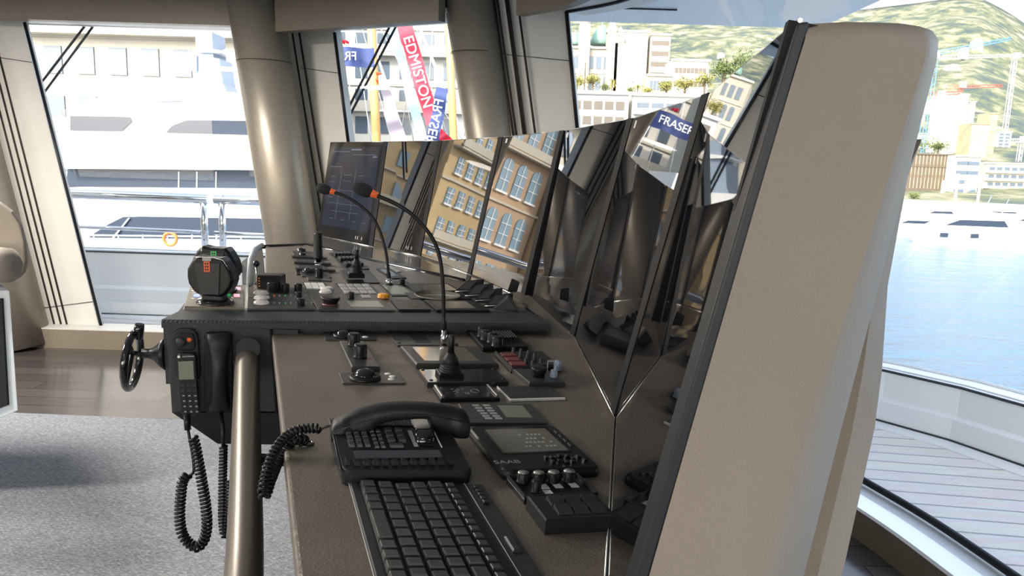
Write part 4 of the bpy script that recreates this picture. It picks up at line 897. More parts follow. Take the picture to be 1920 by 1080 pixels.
D.box('plate', 'panel', 0, 1, 0, 1, 0, .011, .002); D.knob('knob', 662.5, 656, 11.5, 23, lift=.011); D.knob('knob', 674.5, 679, 12.5, 25, lift=.011); D.knob('red_mark', 693, 682, 3, .3, 'red', kind='disc', lift=.0111)
D = Dev('control_unit', 'flat dark panel with a small speaker grille behind the touchscreen', 'control panel', PN, (745, 650), (857, 650), (722, 620))
D.box('plate', 'panel', 0, 1, 0, 1, 0, .004, .001)
a0, b0 = D.loc(783, 644); mb = MB(); mb.fbox(D.f, .33, .60, .14, .86, .004, .0045); g = mb.build('speaker_grille', 'black', D.t); mb = MB()
for i in range(8): mb.fbox(D.f, .35, .58, .18+i*.085, .20+i*.085, .0045, .0052)
mb.build('grille_bar', 'dark_grey', g); dots(D, 'foot_knob', [(748, 646), (855, 648)], 4, 'black', kind='knob', hpx=3)
D = Dev('touchscreen', 'dark touchscreen unit with a tan lit screen, behind the joystick', 'touchscreen', PN, (780, 692), (935, 692), (750, 657))
D.box('housing', 'panel', 0, 1, 0, 1, 0, .012, .003); D.box('screen', 'small_screen', .13, .80, .14, .90, .012, .0126)
D = Dev('joystick', 'black joystick with a ribbed rubber boot on a glossy plate', 'joystick', PN, (801, 727), (953, 724), (784, 702))
D.box('plate', 'lcd_dark', 0, 1, 0, 1, 0, .011, .002)
dots(D, 'bolt', [(792, 703), (925, 702), (808, 723), (943, 720)], 4, 'black_gloss', lift=.011, kind='dome', hpx=2)
def joystick(D, x, y, wb, rb, hb, rs, hs, m='black'):
    P = D.PL(x, y)+ND*.011; k = pm(P, 1); fr = Fr(P, D.f.u.normalized(), D.f.v.normalized(), ND)
    mb = MB(); mb.fbox(fr, -wb*k, wb*k, -wb*k*.8, wb*k*.8, 0, 9*k, 2*k); mb.build('stick_base', m, D.t)
    pr = []; h0 = 8*k; steps = 4
    for i in range(steps):
        r = rb*(1.02-.05*i); z = h0+i*hb*k*.12; pr += [(r*k*.9, z), (r*k*1.04, z+hb*k*.06), (r*k*.9, z+hb*k*.12)]
    z = h0+hb*k*.5; pr += [(rb*k*.82, z), (rb*k*.7, z+hb*k*.22), (rb*k*.45, z+hb*k*.42), (rs*k*1.1, z+hb*k*.55)]
    mb = MB(); mb.lathe(P, ND, pr, 26); mb.build('rubber_boot', 'rubber', D.t)
    mb = MB(); z2 = z+hb*k*.5; mb.lathe(P, ND, [(rs*k*1.0, z2), (rs*k*.92, z2+hs*k*.5), (rs*k*1.02, z2+hs*k*.95), (rs*k*.8, z2+hs*k), (.0002, z2+hs*k)], 18); mb.build('stick', m, D.t)
joystick(D, 842, 714, 23, 20, 36, 6.2, 34)
D = Dev('framed_tablet', 'black tablet with bright metal side rails, in front of the joystick plate', 'tablet', PN, (826, 755), (937, 753), (811, 732))
D.box('body', 'black', 0, 1, 0, 1, 0, .008, .002); D.box('screen', 'lcd_dark', .10, .90, .08, .94, .008, .0086)
for a in (.015, .94): D.box('side_rail', 'steel', a, a+.045, .02, .98, .008, .0125, .001, 'bright metal side rail')
mb = MB()
for i in range(6):
    for j in range(5):
        if random.random() < .6: mb.fbox(D.f, .28+i*.045, .31+i*.045, .3+j*.1, .34+j*.1, .0087, .0089)
mb.build('screen_text', 'grey_mark', D.t)
P = D.f(.66, .55, .0088); mb = MB(); e1_ = D.f.u.normalized(); e2_ = D.f.v.normalized(); mb.tube([P+(e1_*math.cos(t)+e2_*math.sin(t)*1.3)*.008 for t in [2*PI*j/20 for j in range(20)]], .0004, 4, closed=True); mb.build('round_icon', 'grey_mark', D.t)
D = Dev('control_unit', 'dark panel with a thin white edge and rows of faint markings', 'control panel', PN, (957.5, 753), (1059, 750), (932.5, 728))
D.box('plate', 'panel', 0, 1, 0, 1, 0, .004); D.box('white_edge', 'white_mark', 0, 1, -.02, .03, .0005, .0048, 0, 'thin white front edge'); D.box('white_edge', 'white_mark', -.012, 0, 0, 1, .0005, .0048, 0, 'thin white side edge')
mb = MB()
for i in range(7):
    for b in (.18, .74): mb.fbox(D.f, .12+i*.11, .17+i*.11, b, b+.12, .004, .0044)
mb.build('marking', 'dark_grey', D.t)
# intercom and switch strip along the back of the near desk
D = Dev('switch_unit', 'long black switch unit with ridged keys and grouped knobs, right of the touchscreen', 'control unit', PN, (905, 660), (990, 658), (867, 616))
D.box('housing', 'black', 0, 1, 0, 1, 0, .012, .002); D.box('display', 'lcd_dark', .14, .85, .62, .95, .012, .0126)
for i in range(9): D.box('ridged_key', 'dark_grey', .34+i*.065, .375+i*.065, .22, .52, .012, .022, .001)
for (x, y, r) in ((902, 640, 8), (910, 646, 10), (922, 651, 10), (932, 658, 11.5)): D.knob('knob', x, y, r, 18, lift=.012)
D = Dev('button_unit', 'black unit with three dull red buttons and small toggle knobs', 'control unit', PN, (958, 700), (1052, 697), (928, 668))
D.box('housing', 'black', 0, 1, 0, 1, 0, .011, .002)
for i in range(3): D.box('red_button', 'red_dark', .05, .34, .12+i*.27, .32+i*.27, .011, .014, .001, 'dull red button')
D.box('ridge', 'steel', -.01, .02, 0, 1, .004, .013, 0, 'metal edge')
for (x, y) in ((962, 669), (976, 671), (990, 674), (1002, 678), (975, 679), (988, 682), (1001, 686), (1014, 690), (985, 690), (998, 693)): D.knob('toggle_knob', x, y, 3.6, 9, 'dark_grey', lift=.011)
D.box('key_row', 'dark_grey', .42, .98, .02, .14, .011, .016, .001)
D = Dev('dimmer_unit', 'dark unit with a flared black knob, a clamp and a small blue-grey knob', 'control unit', PN, (992, 727), (1059, 726), (960, 700))
D.box('housing', 'panel', 0, 1, 0, 1, 0, .011, .002); D.knob('dimmer_knob', 1009, 715, 15.5, 18, 'black', kind='flare', lift=.011)
D.knob('small_knob', 1037, 716, 7, 13, 'yacht_grey', lift=.011, label='blue-grey metal knob'); D.knob('small_knob', 1044, 703, 7, 18, 'yacht_grey', lift=.011, label='blue-grey metal knob')
P = PN(1031, 705)+ND*.012; k = pm(P, 1); fr = Fr(P, (1, 0, 0), (0, 1, 0), ND); mb = MB()
mb.fbox(fr, -7*k, -5*k, -.004, .004, 0, 20*k); mb.fbox(fr, 5*k, 7*k, -.004, .004, 0, 20*k); mb.fbox(fr, -7*k, 7*k, -.004, .004, 18*k, 20*k); mb.build('clamp', 'steel', D.t)
# keypad panel
D = Dev('control_keypad', 'flat dark panel with pale keys and a small grey display, behind the telephone handset', 'control panel', PN, (881, 799), (1027, 799), (859, 762))
D.box('plate', 'panel', 0, 1.0, 0, 1, 0, .006, .001)
for (x, y) in ((892, 766.5), (897, 771.5), (901, 776.5), (907, 781.5), (915.5, 791), (911, 786.5), (912, 766.5), (916, 771.5), (920, 776.5), (925, 781.5), (930, 786.5), (934.5, 791)):
    a, b = D.loc(x, y); D.box('key', 'grey_mark', a-.045, a+.045, b-.045, b+.045, .006, .0068, 0, 'pale key')
a, b = D.loc(963, 777); D.box('display', 'lcd', a-.16, a+.18, b-.33, b+.30, .006, .0066, 0, 'grey-green display')
# navigation display (flat unit with bezel)
D = Dev('navigation_display', 'rounded black navigation display with a wide tilted screen and cursor keys', 'display', PN, (944, 903), (1126, 895), (876, 816))
def rrect(fr, a0, a1, b0, b1, h, r, n=5):
    ra, rb = r/fr.lu, r/fr.lv; out = []
    for (ca, cb, t0) in ((a1-ra, b1-rb, 0), (a0+ra, b1-rb, PI/2), (a0+ra, b0+rb, PI), (a1-ra, b0+rb, 1.5*PI)):
        for i in range(n+1): t = t0+PI/2*i/n; out.append(fr(ca+ra*math.cos(t), cb+rb*math.sin(t), h))
    return out
mb = MB(); mb.rings([rrect(D.f, 0, 1, 0, 1, 0, .012), rrect(D.f, -.01, 1.01, -.01, 1.01, .008, .014), rrect(D.f, 0, 1, 0, 1, .013, .013), rrect(D.f, .02, .98, .02, .98, .016, .011)], False); mb.build('housing', 'black', D.t, bev=.001)
a0, b0 = D.loc(912, 815); D.box('screen_bezel', 'black_gloss', .12, .87, .33, .93, .016, .0168, 0); D.box('screen', 'small_screen', .15, .84, .36, .88, .0168, .0172)
mb = MB()
for i in range(8):
    for j in range(4):
        if random.random() < .7: mb.fbox(D.f, .42+i*.045, .445+i*.045, .45+j*.09, .48+j*.09, .0172, .0174)
mb.build('screen_text', 'grey_mark', D.t)
for i in range(7):
    t = 2*PI*i/7; mb = MB(); mb.fbox(D.f, .70+.085*math.cos(t)-.022, .70+.085*math.cos(t)+.022, .16+.07*math.sin(t)-.02, .16+.07*math.sin(t)+.02, .016, .0205, .001); mb.build('cursor_key', 'black_gloss', D.t)
for (a, b) in ((.52, .2), (.55, .12), (.58, .2), (.86, .2), (.89, .12)): D.box('function_key', 'black_gloss', a-.02, a+.02, b-.022, b+.022, .016, .0205, .001)
for i in range(4): D.box('side_key', 'dark_grey', .91, .94, .45+i*.1, .52+i*.1, .016, .018, .0005)
fr = Fr(D.f(.10, .17, .0162), D.f.u.normalized(), D.f.v.normalized(), ND); text_mesh('SAAB', fr, .017, 'lettering', 'grey_mark', D.t)
# five-knob tray
D = Dev('control_tray', 'shallow black tray with five metal-topped knobs and small labels', 'control panel', PN, (982, 946), (1120, 940), (949, 906))
D.box('base', 'black', 0, 1, 0, 1, 0, .008, .001)
for b in ((0, 1, 0, .03), (0, 1, .97, 1), (0, .02, 0, 1), (.98, 1, 0, 1)): D.box('rim', 'dark_grey', b[0], b[1], b[2], b[3], .008, .013, 0)
for (x, y) in ((979, 914), (1008, 914), (1036, 913), (1065, 911)): D.knob('knob', x, y, 12, 20, lift=.008, cap='steel_edge')
D.knob('knob', 1004, 933, 9.5, 24, lift=.008)
for (x, y) in ((1019.5, 923), (1044.5, 921), (1074.5, 920), (1028, 935)):
    a, b = D.loc(x, y); D.box('paper_label', 'white_mark', a-.055, a+.055, b-.11, b+.13, .008, .0085, 0, 'small white paper label')
# six-button pad
D = Dev('button_pad', 'thick black pad with six wedge buttons, nearest the camera by the monitor', 'control panel', PN, (1021, 1003), (1157, 996), (986, 956))
D.box('base', 'black_matte', 0, 1, 0, 1, 0, .020, .002)
for i in range(3):
    for j in range(2):
        f = D.f; a0 = .22+i*.235; b0 = .16+j*.36; mb = MB(); mb.rings([[f(a0, b0, .020), f(a0+.21, b0, .020), f(a0+.21, b0+.30, .020), f(a0, b0+.30, .020)], [f(a0+.008, b0+.01, .022), f(a0+.202, b0+.01, .022), f(a0+.202, b0+.28, .0265), f(a0+.008, b0+.28, .0265)]], False); mb.build('button', 'dark_grey', D.t)
# ---------------- keyboard (built in its own frame: u across, v away)
o = PN(657.8, 922.6); vdir = (PN(657.8, 922.6)-PN(700.3, 1080)).normalized(); udir = PN(829.4, 919.4)-PN(657.8, 922.6); S19 = (PN(829, 919.4)-PN(677, 921)).length/5
vlen = (PN(657.8, 922.6)-PN(700.3, 1080)).length
kb = thing('keyboard', 'black keyboard set into the near desk, running towards the camera in front of the telephone', 'keyboard', o)
KL = 15.6*S19; u1 = udir.normalized(); u1 = (PN(994, 1080)-PN(700.3, 1080)).normalized(); top = o+vdir*S19*.9
fk = Fr(top-vdir*KL, u1, vdir, ND)       # metric frame, origin at the near left corner
W_ = S19*8.35
mb = MB(); mb.fbox(fk, 0, W_, 0, KL, -.004, .006, .002); mb.build('frame', 'dark_grey', kb)
mb = MB(); mb.fbox(fk, W_*.055, W_*.84, S19*.3, KL-S19*.1, .006, .0066); mb.build('key_bed', 'black', kb)
mb = MB(); mb.tube([fk(-.0005, 0, .004), fk(-.0005, KL, .004)], .001, 5); mb.tube([fk(W_*.86, 0, .0065), fk(W_*.86, KL, .0065)], .0007, 5); mb.build('edge_line', 'grey_mark', kb, label='pale frame edge')
def keycap(u0, u1_, v0, v1, h=.0085):
    g = S19*.045; i = S19*.15; mb = MB(); u0 += g; u1_ -= g; v0 += g; v1 -= g
    f = fk; mb.rings([[f(u0, v0, .0066), f(u1_, v0, .0066), f(u1_, v1, .0066), f(u0, v1, .0066)], [f(u0+i*.25, v0+i*.3, .0066+h*.8), f(u1_-i*.6, v0+i*.3, .0066+h*.8), f(u1_-i*.6, v1-i*.6, .0066+h*.7), f(u0+i*.25, v1-i*.6, .0066+h*.7)],
                      [f(u0+i*.6, v0+i*.7, .0066+h), f(u1_-i, v0+i*.7, .0066+h), f(u1_-i, v1-i*1.1, .0066+h*.92), f(u0+i*.6, v1-i*1.1, .0066+h*.92)]], False)
    return mb.build('key', 'key', kb)
colx = [S19*.55+i*S19*1.03 for i in range(5)]
rows_k = [[(1, 4), (3.6, 1), (1, 4.4)], [(2.2, 1), (1, 10), (1.8, 1)], [(1.7, 1), (1, 11), (1.3, 1)], [(1.5, 1), (1, 12), (.5, 1)], [(1, 13), (1.9, 1)]]
rl = [[1, 1, 1, 1, 3.4, 1, 1, 1, 1, 1, 1, 1], [1, 1, 1, 1, 1, 1, 1, 1, 1, 1, 1, 1, 1.6, 1], [1, 1, 1, 1, 1, 1, 1, 1, 1, 1, 1, 1.8, 1], [1, 1, 1, 1, 1, 1, 1, 1, 1, 1, 1, 1, 1.6, 1], [1, 1, 1, 1, 1, 1, 1, 1, 1, 1, 1.7, 1, 1, 1]]
offs = [-.1, .15, .4, .15, 0]
for c in range(5):
    v = KL-S19*(.35+offs[c]) if c else KL-S19*.35
    for L_ in rl[c]:
        if v-L_*S19 < S19*.3: break
        kk = keycap(colx[c], colx[c]+S19, v-L_*S19, v); v -= L_*S19
v = KL-S19*.3
for i in range(18):
    if v-.8*S19 < S19*.3: break
    keycap(colx[0]+S19*5.2, colx[0]+S19*5.95, v-.78*S19, v, .006); v -= .8*S19
mb = MB()
for i in range(5): mb.fbox(fk, W_*.905, W_*.945, KL-S19*(1.0+i*.5), KL-S19*(.62+i*.5), .006, .0105, .001)
mb.build('indicator_strip', 'black_gloss', kb)
mb = MB(); mb.fbox(fk, W_*.90, W_*.96, KL-S19*8.6, KL-S19*7.0, .006, .010, .002); mb.build('slider', 'dark_grey', kb)
# ---------------- telephone
tp = Dev('desk_telephone', 'black desk telephone with its handset lying across the back', 'telephone', PN, (640, 913), (887, 908), (615, 826), lift=0)
f = tp.f; H1, H2 = .022, .040
def sl(a, b): return H1+(H2-H1)*b
def tq(a0, a1, b0, b1, h, e=0): return [f(a0+e, b0+e, sl(a0, b0)+h), f(a1-e, b0+e, sl(a1, b0)+h), f(a1-e, b1-e, sl(a1, b1)+h), f(a0+e, b1-e, sl(a0, b1)+h)]
def rr3(a0, a1, b0, b1, r, hf):
    P_ = rrect(f, a0, a1, b0, b1, 0, r, 4); out = []
    for p in P_:
        d = p-f.o; b = d.dot(f.v)/f.lv**2; out.append(p+f.n*hf(b))
    return out
mb = MB(); mb.rings([rr3(.01, .99, .01, .99, .012, lambda b: 0), rr3(0, 1, 0, 1, .014, lambda b: sl(0, b)*.55), rr3(.0, 1, .0, 1, .014, lambda b: sl(0, b)-.004), rr3(.015, .985, .02, .98, .012, lambda b: sl(0, b))], False); base = mb.build('base', 'rubber', tp.t)
mb = MB(); mb.tube([f(.0, .04, H1-.001), f(0, .96, H2-.001)], .0016, 5); mb.build('edge_highlight', 'dark_grey', tp.t)
def tkey(name, a0, a1, b0, b1, h, m='black', e=.004): 
    mb = MB(); mb.rings([tq(a0, a1, b0, b1, 0), tq(a0, a1, b0, b1, h, e)], False); return mb.build(name, m, tp.t)
for i in range(11): tkey('soft_key', .10+i*.072, .145+i*.072, .085, .15, .006)
tkey('soft_key', .04, .07, .10, .19, .006)
tkey('display_window', .12, .80, .20, .33, .001, 'lcd_dark', 0)
for r_ in range(4):
    for c_ in range(3): tkey('number_key', .10+c_*.062, .145+c_*.062, .40+r_*.075, .45+r_*.075, .004, 'key')
for r_ in range(5):
    for c_ in range(2): tkey('speed_key', .30+c_*.05, .335+c_*.05, .38+r_*.07, .425+r_*.07, .003, 'key')
for r_ in range(3):
    for c_ in range(2): tkey('menu_key', .42+c_*.085, .48+c_*.085, .47+r_*.09, .53+r_*.09, .005, 'key')
tkey('menu_key', .42, .53, .38, .43, .004, 'key')
tkey('paper_strip', .615, .65, .40, .70, .0006, 'grey_mark', 0)
tkey('wheel_recess', .66, .80, .42, .72, .0008, 'black', 0)
P = f(.73, .57, sl(0, .57)); mb = MB(); mb.lathe(P-f.u.normalized()*.014-f.n*.004, f.u, [(.0002, 0), (.016, 0), (.018, .004), (.018, .024), (.016, .028), (.0002, .028)], 20); mb.build('track_wheel', 'black_gloss', tp.t)
tkey('light_bar', .83, .839, .38, .68, .0012, 'white_mark', 0); 
tkey('speaker_grille', .35, .68, .80, .94, .0006, 'black', 0)
mb = MB()
for i in range(10): mb.rings([tq(.36+i*.032, .372+i*.032, .81, .93, .0006), tq(.36+i*.032, .372+i*.032, .81, .93, .0014)], False)
mb.build('grille_slat', 'dark_grey', tp.t)
# cradle arm (pale clip)
P = f(.76, .80, sl(0, .80)); fr = Fr(P, f.u.normalized(), f.v.normalized(), f.n); mb = MB()
mb.rings([[fr(-.014, -.012, 0), fr(.012, -.012, 0), fr(.012, .012, 0), fr(-.014, .012, 0)], [fr(-.018, -.010, .014), fr(.0, -.010, .024), fr(.0, .010, .024), fr(-.018, .010, .014)]], False); mb.build('cradle_clip', 'grey_mark', tp.t, bev=.002, label='pale handset clip')
# handset: side profile in a vertical plane through the back of the base, given thickness
YPn = Vector((f.u.y, -f.u.x, 0)).normalized(); YPn = YPn if YPn.y > 0 else -YPn
HPt = f(.4, .80, .04); hp = lambda x, y: onp(x, y, HPt, YPn)
topc = [(620, 803), (624, 791), (640, 782), (665, 770), (700, 760), (740, 755), (780, 755), (820, 758), (850, 764), (872, 772), (880, 784)]
botc = [(622, 822), (655, 823), (690, 822), (696, 806), (706, 794), (730, 786), (765, 782), (800, 781), (806, 786), (810, 800), (838, 812), (872, 816), (878, 800)]
hs_ = thing('telephone_handset', 'curved black telephone handset resting on the desk telephone', 'handset', hp(650, 822))
T_ = spline([hp(*p) for p in topc], 4); Bt = spline([hp(*p) for p in botc], 3)
n_ = 36
def resample(C, n):
    L = [0]
    for a, b in zip(C, C[1:]): L.append(L[-1]+(b-a).length)
    out = []; j = 0
    for i in range(n):
        s_ = L[-1]*i/(n-1)
        while j < len(L)-2 and L[j+1] < s_: j += 1
        out.append(C[j]+(C[j+1]-C[j])*((s_-L[j])/max(1e-9, L[j+1]-L[j])))
    return out
def xresample(C, xs):    # by world u coordinate
    u = f.u.normalized(); out = []
    for x in xs:
        best = min(range(len(C)-1), key=lambda i: 0 if min((C[i]-HPt).dot(u), (C[i+1]-HPt).dot(u)) <= x <= max((C[i]-HPt).dot(u), (C[i+1]-HPt).dot(u)) else abs((C[i]-HPt).dot(u)-x)+1)
        a, b = C[best], C[best+1]; d = (b-a).dot(u); t = 0 if abs(d) < 1e-9 else max(0, min(1, (x-(a-HPt).dot(u))/d)); out.append(a+(b-a)*t)
    return out
u = f.u.normalized(); x0 = (hp(621, 805)-HPt).dot(u); x1 = (hp(878, 790)-HPt).dot(u)
xs = [x0+(x1-x0)*(.5-.5*math.cos(PI*i/(n_-1))) if i not in (0, n_-1) else (x0 if i == 0 else x1) for i in range(n_)]
TT, BB = xresample(T_, xs), xresample(Bt, xs); hw = .024; rs = []
for i, (a, b) in enumerate(zip(TT, BB)):
    k = 1.0 if i in range(2, n_-2) else .85; w_ = YPn*hw*k*(1.1 if (i < 8 or i > n_-9) else .85); m_ = (a+b)/2; h_ = (a-b)/2
    rs.append([m_+h_*s_+w_*c_ for s_, c_ in ((-1, -.55), (-1, .55), (-.8, .85), (-.3, 1), (.4, 1), (.8, .75), (1, .35), (1, -.35), (.8, -.75), (.4, -1), (-.3, -1), (-.8, -.85))])
mb = MB(); mb.rings(rs, True); mb.build('handset_body', 'rubber', hs_)
mb = MB(); mb.tube([hp(628, 800)-YPn*.0262, hp(665, 785)-YPn*.0262, hp(720, 772)-YPn*.0215, hp(800, 770)-YPn*.0215, hp(872, 782)-YPn*.0262], .0008, 5); mb.build('mould_line', 'dark_grey', hs_)
# coiled cord of the telephone
DT = (hp(620, 803)-EYE).dot(CF)
def dp(x, y, d): v = ray(x, y); return EYE+v*d      # d = depth along the view axis
dT = DT; cord = coil([dp(600, 804, dT), dp(575, 803, dT), dp(545, 812, dT*.99), dp(520, 838, dT*.97), dp(503, 875, dT*.95), dp(493, 920, dT*.93), dp(498, 929, dT*.93), dp(508, 900, dT*.95), dp(524, 862, dT*.99), dp(545, 832, dT*1.0), dp(565, 822, dT*1.01), dp(573, 828, dT*1.02)], .0058, .0026, .0066, 9)
cc = hs_; mb = MB(); mb.tube(cord, .0026, 6, caps=True); cc2 = mb.build('coiled_cord', 'black', cc, label='coiled black cord looping off the desk edge')
mb = MB(); mb.tube(spline([dp(622, 799, dT), dp(612, 800, dT), dp(600, 805, dT)], 4), .002, 6); mb.build('lead', 'black', cc2)
P = PN(573, 832); mb = MB(); mb.tube([P+(Vector((math.cos(t), math.sin(t), 0))*.011) for t in [2*PI*j/20 for j in range(20)]], .0022, 6, closed=True); gr_ = mb.build('grommet', 'black_gloss'); tag(gr_, 'glossy black grommet ring in the desk where the telephone cord enters', 'grommet')
# ---------------- gooseneck microphones
def goose(base, pts, head0, head1, rpx, stem_px, label, chrome, PL):
    Pb = PL(*base); Y = Pb.y; t = thing('gooseneck_microphone', label, 'microphone', Pb); k = pm(Pb, 1); q_ = lambda p, dy=0: ony(p[0], p[1], Y+dy)
    mb = MB(); mb.lathe(Pb, (0, 0, 1), [(k*9, 0), (k*9, .003), (k*6, .006), (k*4, .008)], 18); mb.build('base', 'black', t)
    mb = MB(); mb.lathe(Pb, (0, 0, 1), [(k*5, .004), (k*5, chrome*.3), (k*6.2, chrome*.34), (k*6.2, chrome*.7), (k*4.6, chrome*.74), (k*4.2, chrome), (k*2.5, chrome)], 16); mb.build('connector', 'chrome', t, label='chrome connector')
    C = spline([Pb+Vector((0, 0, chrome)), ]+[q_(p) for p in pts], 8); mb = MB(); mb.tube(C, [k*stem_px*(1.5 if i < 8 else 1) for i in range(len(C))], 10); mb.build('stem', 'black', t)
    a, b = q_(head0), q_(head1); d = (b-a); L_ = d.length; r = k*rpx
    mb = MB(); mb.lathe(a-d*.35, d, [(r*.45, 0), (r*.5, L_*.2), (r*.6, L_*.42)], 14); mb.build('light_ring', 'led_red', t, label='red light ring')
    mb = MB(); mb.lathe(a, d, [(r*.5, -L_*.05), (r*.85, L_*.1), (r, L_*.35), (r*.98, L_*.65), (r*.75, L_*.9), (r*.4, L_), (.0002, L_*1.02)], 18); mb.build('foam', 'mic_foam', t)
goose((832, 652), [(832, 600), (831, 545), (826, 490), (815, 455), (795, 425), (770, 400), (740, 381), (712, 369), (703, 366)], (696, 362), (662, 348), 12.5, 3.6, 'larger gooseneck microphone rising from the near desk beside the joystick', .045, PN)
goose((729, 536), [(728, 510), (725, 480), (718, 450), (706, 420), (690, 398), (665, 378), (640, 365), (626, 361)], (619, 358), (594, 350), 9.5, 2.8, 'smaller gooseneck microphone further back on the raised section', .025, PC)
# ---------------- raised centre section
D = Dev('control_unit', 'tan panel with coloured indicator lights under the two big levers', 'control panel', PC, (346, 577), (457, 580), (357, 538))
D.box('plate', 'panel_tan', 0, 1, 0, 1, 0, .004, .001)
for (x, y, m) in ((370, 543, 'led_pink'), (369, 557, 'led_blue'), (446, 544, 'led_pink'), (444, 557, 'led_pink'), (427, 556, 'led_green')):
    a, b = D.loc(x, y); D.box('indicator', m, a-.055, a+.055, b-.07, b+.07, .004, .005)
    mb = MB(); 
    for (p, q_) in (((a-.09, b-.14), (a+.09, b-.14)), ((a+.09, b-.14), (a+.09, b+.14)), ((a+.09, b+.14), (a-.09, b+.14)), ((a-.09, b+.14), (a-.09, b-.14))): mb.tube([D.f(*p, .0042), D.f(*q_, .0042)], .0005, 4)
    mb.build('indicator_frame', 'steel_edge', D.t)
def lever(bx, by, s, lab, m_led, hx, topclip):
    Pb = PC(bx, by)+ND*.003; Y = Pb.y; k = pm(Pb, 1)*s; t = thing('thrust_lever', lab, 'lever', Pb); F_ = lambda x, y, d=0: Pb+Vector((x*k, d*k, y*k))     # x right, y up in pixels, d depth
    mb = MB(); mb.lathe(Pb, ND, [(34*k, 0), (34*k, 3*k), (30*k, 7*k), (22*k, 9*k), (.0002, 9*k)], 32); mb.build('foot', 'black_gloss', t)
    mb = MB(); mb.lathe(Pb+Vector((0, -26*k, 3*k)), ND, [(5*k, 0), (5*k, 3.5*k), (.0002, 4*k)], 14); mb.build('lock', 'steel', t, label='metal lock button')
    mb = MB(); mb.rings([[F_(-20, 6, -12), F_(20, 6, -12), F_(20, 6, 12), F_(-20, 6, 12)], [F_(-21, 30, -13), F_(19, 30, -13), F_(19, 30, 13), F_(-21, 30, 13)], [F_(-26, 66, -15), F_(20, 66, -15), F_(20, 66, 15), F_(-26, 66, 15)]], False); mb.build('neck', 'dark_grey', t, bev=.004)
    out = [(-32, 82), (-42, 66), (-43, 50), (-41, 38), (-32, 24), (-20, 16), (18, 14), (28, 20), (38, 33), (42, 46), (38, 62), (28, 80), (22, 87), (10, 86), (-10, 87), (-24, 90)]
    mb = MB(); mb.rings([[F_(x*.92, (y-50)*.92+50, -20) for x, y in out], [F_(x, y, -14) for x, y in out], [F_(x, y, 14) for x, y in out], [F_(x*.92, (y-50)*.92+50, 20) for x, y in out]], False); mb.build('head', 'black', t, bev=.003)
    mb = MB(); mb.rings([[F_(-18, 20, -22.5), F_(16, 20, -22.5), F_(20, 78, -22.5), F_(-26, 78, -22.5)], [F_(-20, 18, -19), F_(18, 18, -19), F_(22, 80, -19), F_(-28, 80, -19)]], False); mb.build('grip', 'dark_grey', t)
    mb = MB(); mb.prism([F_(hx-5.5, 62, -23.5), F_(hx+5.5, 62, -23.5), F_(hx+5.5, 81, -23.5), F_(hx-5.5, 81, -23.5)], (0, .001, 0)); dsp = mb.build('display', m_led, t, label='small lit number display')
    mb = MB()
    for i in range(3):
        for j in range(2): mb.prism([F_(hx-3.4+j*4, 64.5+i*5.4, -23.9), F_(hx-.6+j*4, 64.5+i*5.4, -23.9), F_(hx-.6+j*4, 68+i*5.4, -23.9), F_(hx-3.4+j*4, 68+i*5.4, -23.9)], (0, .0003, 0))
    mb.build('digit', 'black', dsp)
    if topclip:
        mb = MB(); mb.tube([F_(-26, 88, -21), F_(-10, 89, -22), F_(12, 88, -22), F_(26, 84, -21), F_(36, 66, -20)], 1.0*k, 6); mb.build('bright_edge', 'steel_edge', t, label='bright metal edge')
        mb = MB(); mb.prism([F_(hx-8, 82, -23), F_(hx+8, 82, -23), F_(hx+8, 88, -23), F_(hx-8, 88, -23)], (0, .001, 0)); mb.build('cap_plate', 'grey_mark', t)
    else:
        mb = MB(); mb.prism([F_(-24, 80, -21), F_(-22, 80, -21), F_(-22, 86, -21), F_(-24, 86, -21)], (0, .001, 0)); mb.build('mark', 'white_mark', t)
lever(403, 570, 1, 'front black thrust lever with an orange number display', 'led_red', -3, True)
lever(411, 548, .96, 'rear black thrust lever with a green number display', 'led_green', 1, False)
# ivory edge strips (vertical divider and window-side tube)
D = Dev('divider_strip', 'thin ivory divider strip right of the thrust levers', 'trim strip', PC, (459, 582), (464, 582), (462, 532)); D.box('strip', 'steel_edge', 0, 1, 0, 1, 0, .006)
D = Dev('tube_lamp', 'thick pale upright tube standing beyond the levers at the console edge', 'tube', PC, (462, 540), (474, 540), (463, 530)); P = PC(468, 534); k = pm(P, 1)
mb = MB(); mb.tube([P, P+Vector((.0, .02, 46*k)), P+Vector((.0, .05, 62*k)), P+Vector((.01, .09, 70*k))], [6.5*k, 6.5*k, 6*k, 4*k], 14); mb.build('tube', 'gull', D.t)
D = Dev('small_joystick', 'slim metal mini joystick with a black ball top', 'joystick', PC, (474, 545), (500, 545), (474, 536)); P = PC(483, 540); k = pm(P, 1)
D.box('plate', 'panel_tan', 0, 1, 0, 1, 0, .003); mb = MB(); mb.tube([P, P+Vector((-.002, 0, 40*k))], 2*k, 8); mb.build('rod', 'steel', D.t, label='metal rod'); mb = MB(); mb.ball(P+Vector((-.002, 0, 46*k)), 6.5*k, 14); mb.build('ball_top', 'black_gloss', D.t)
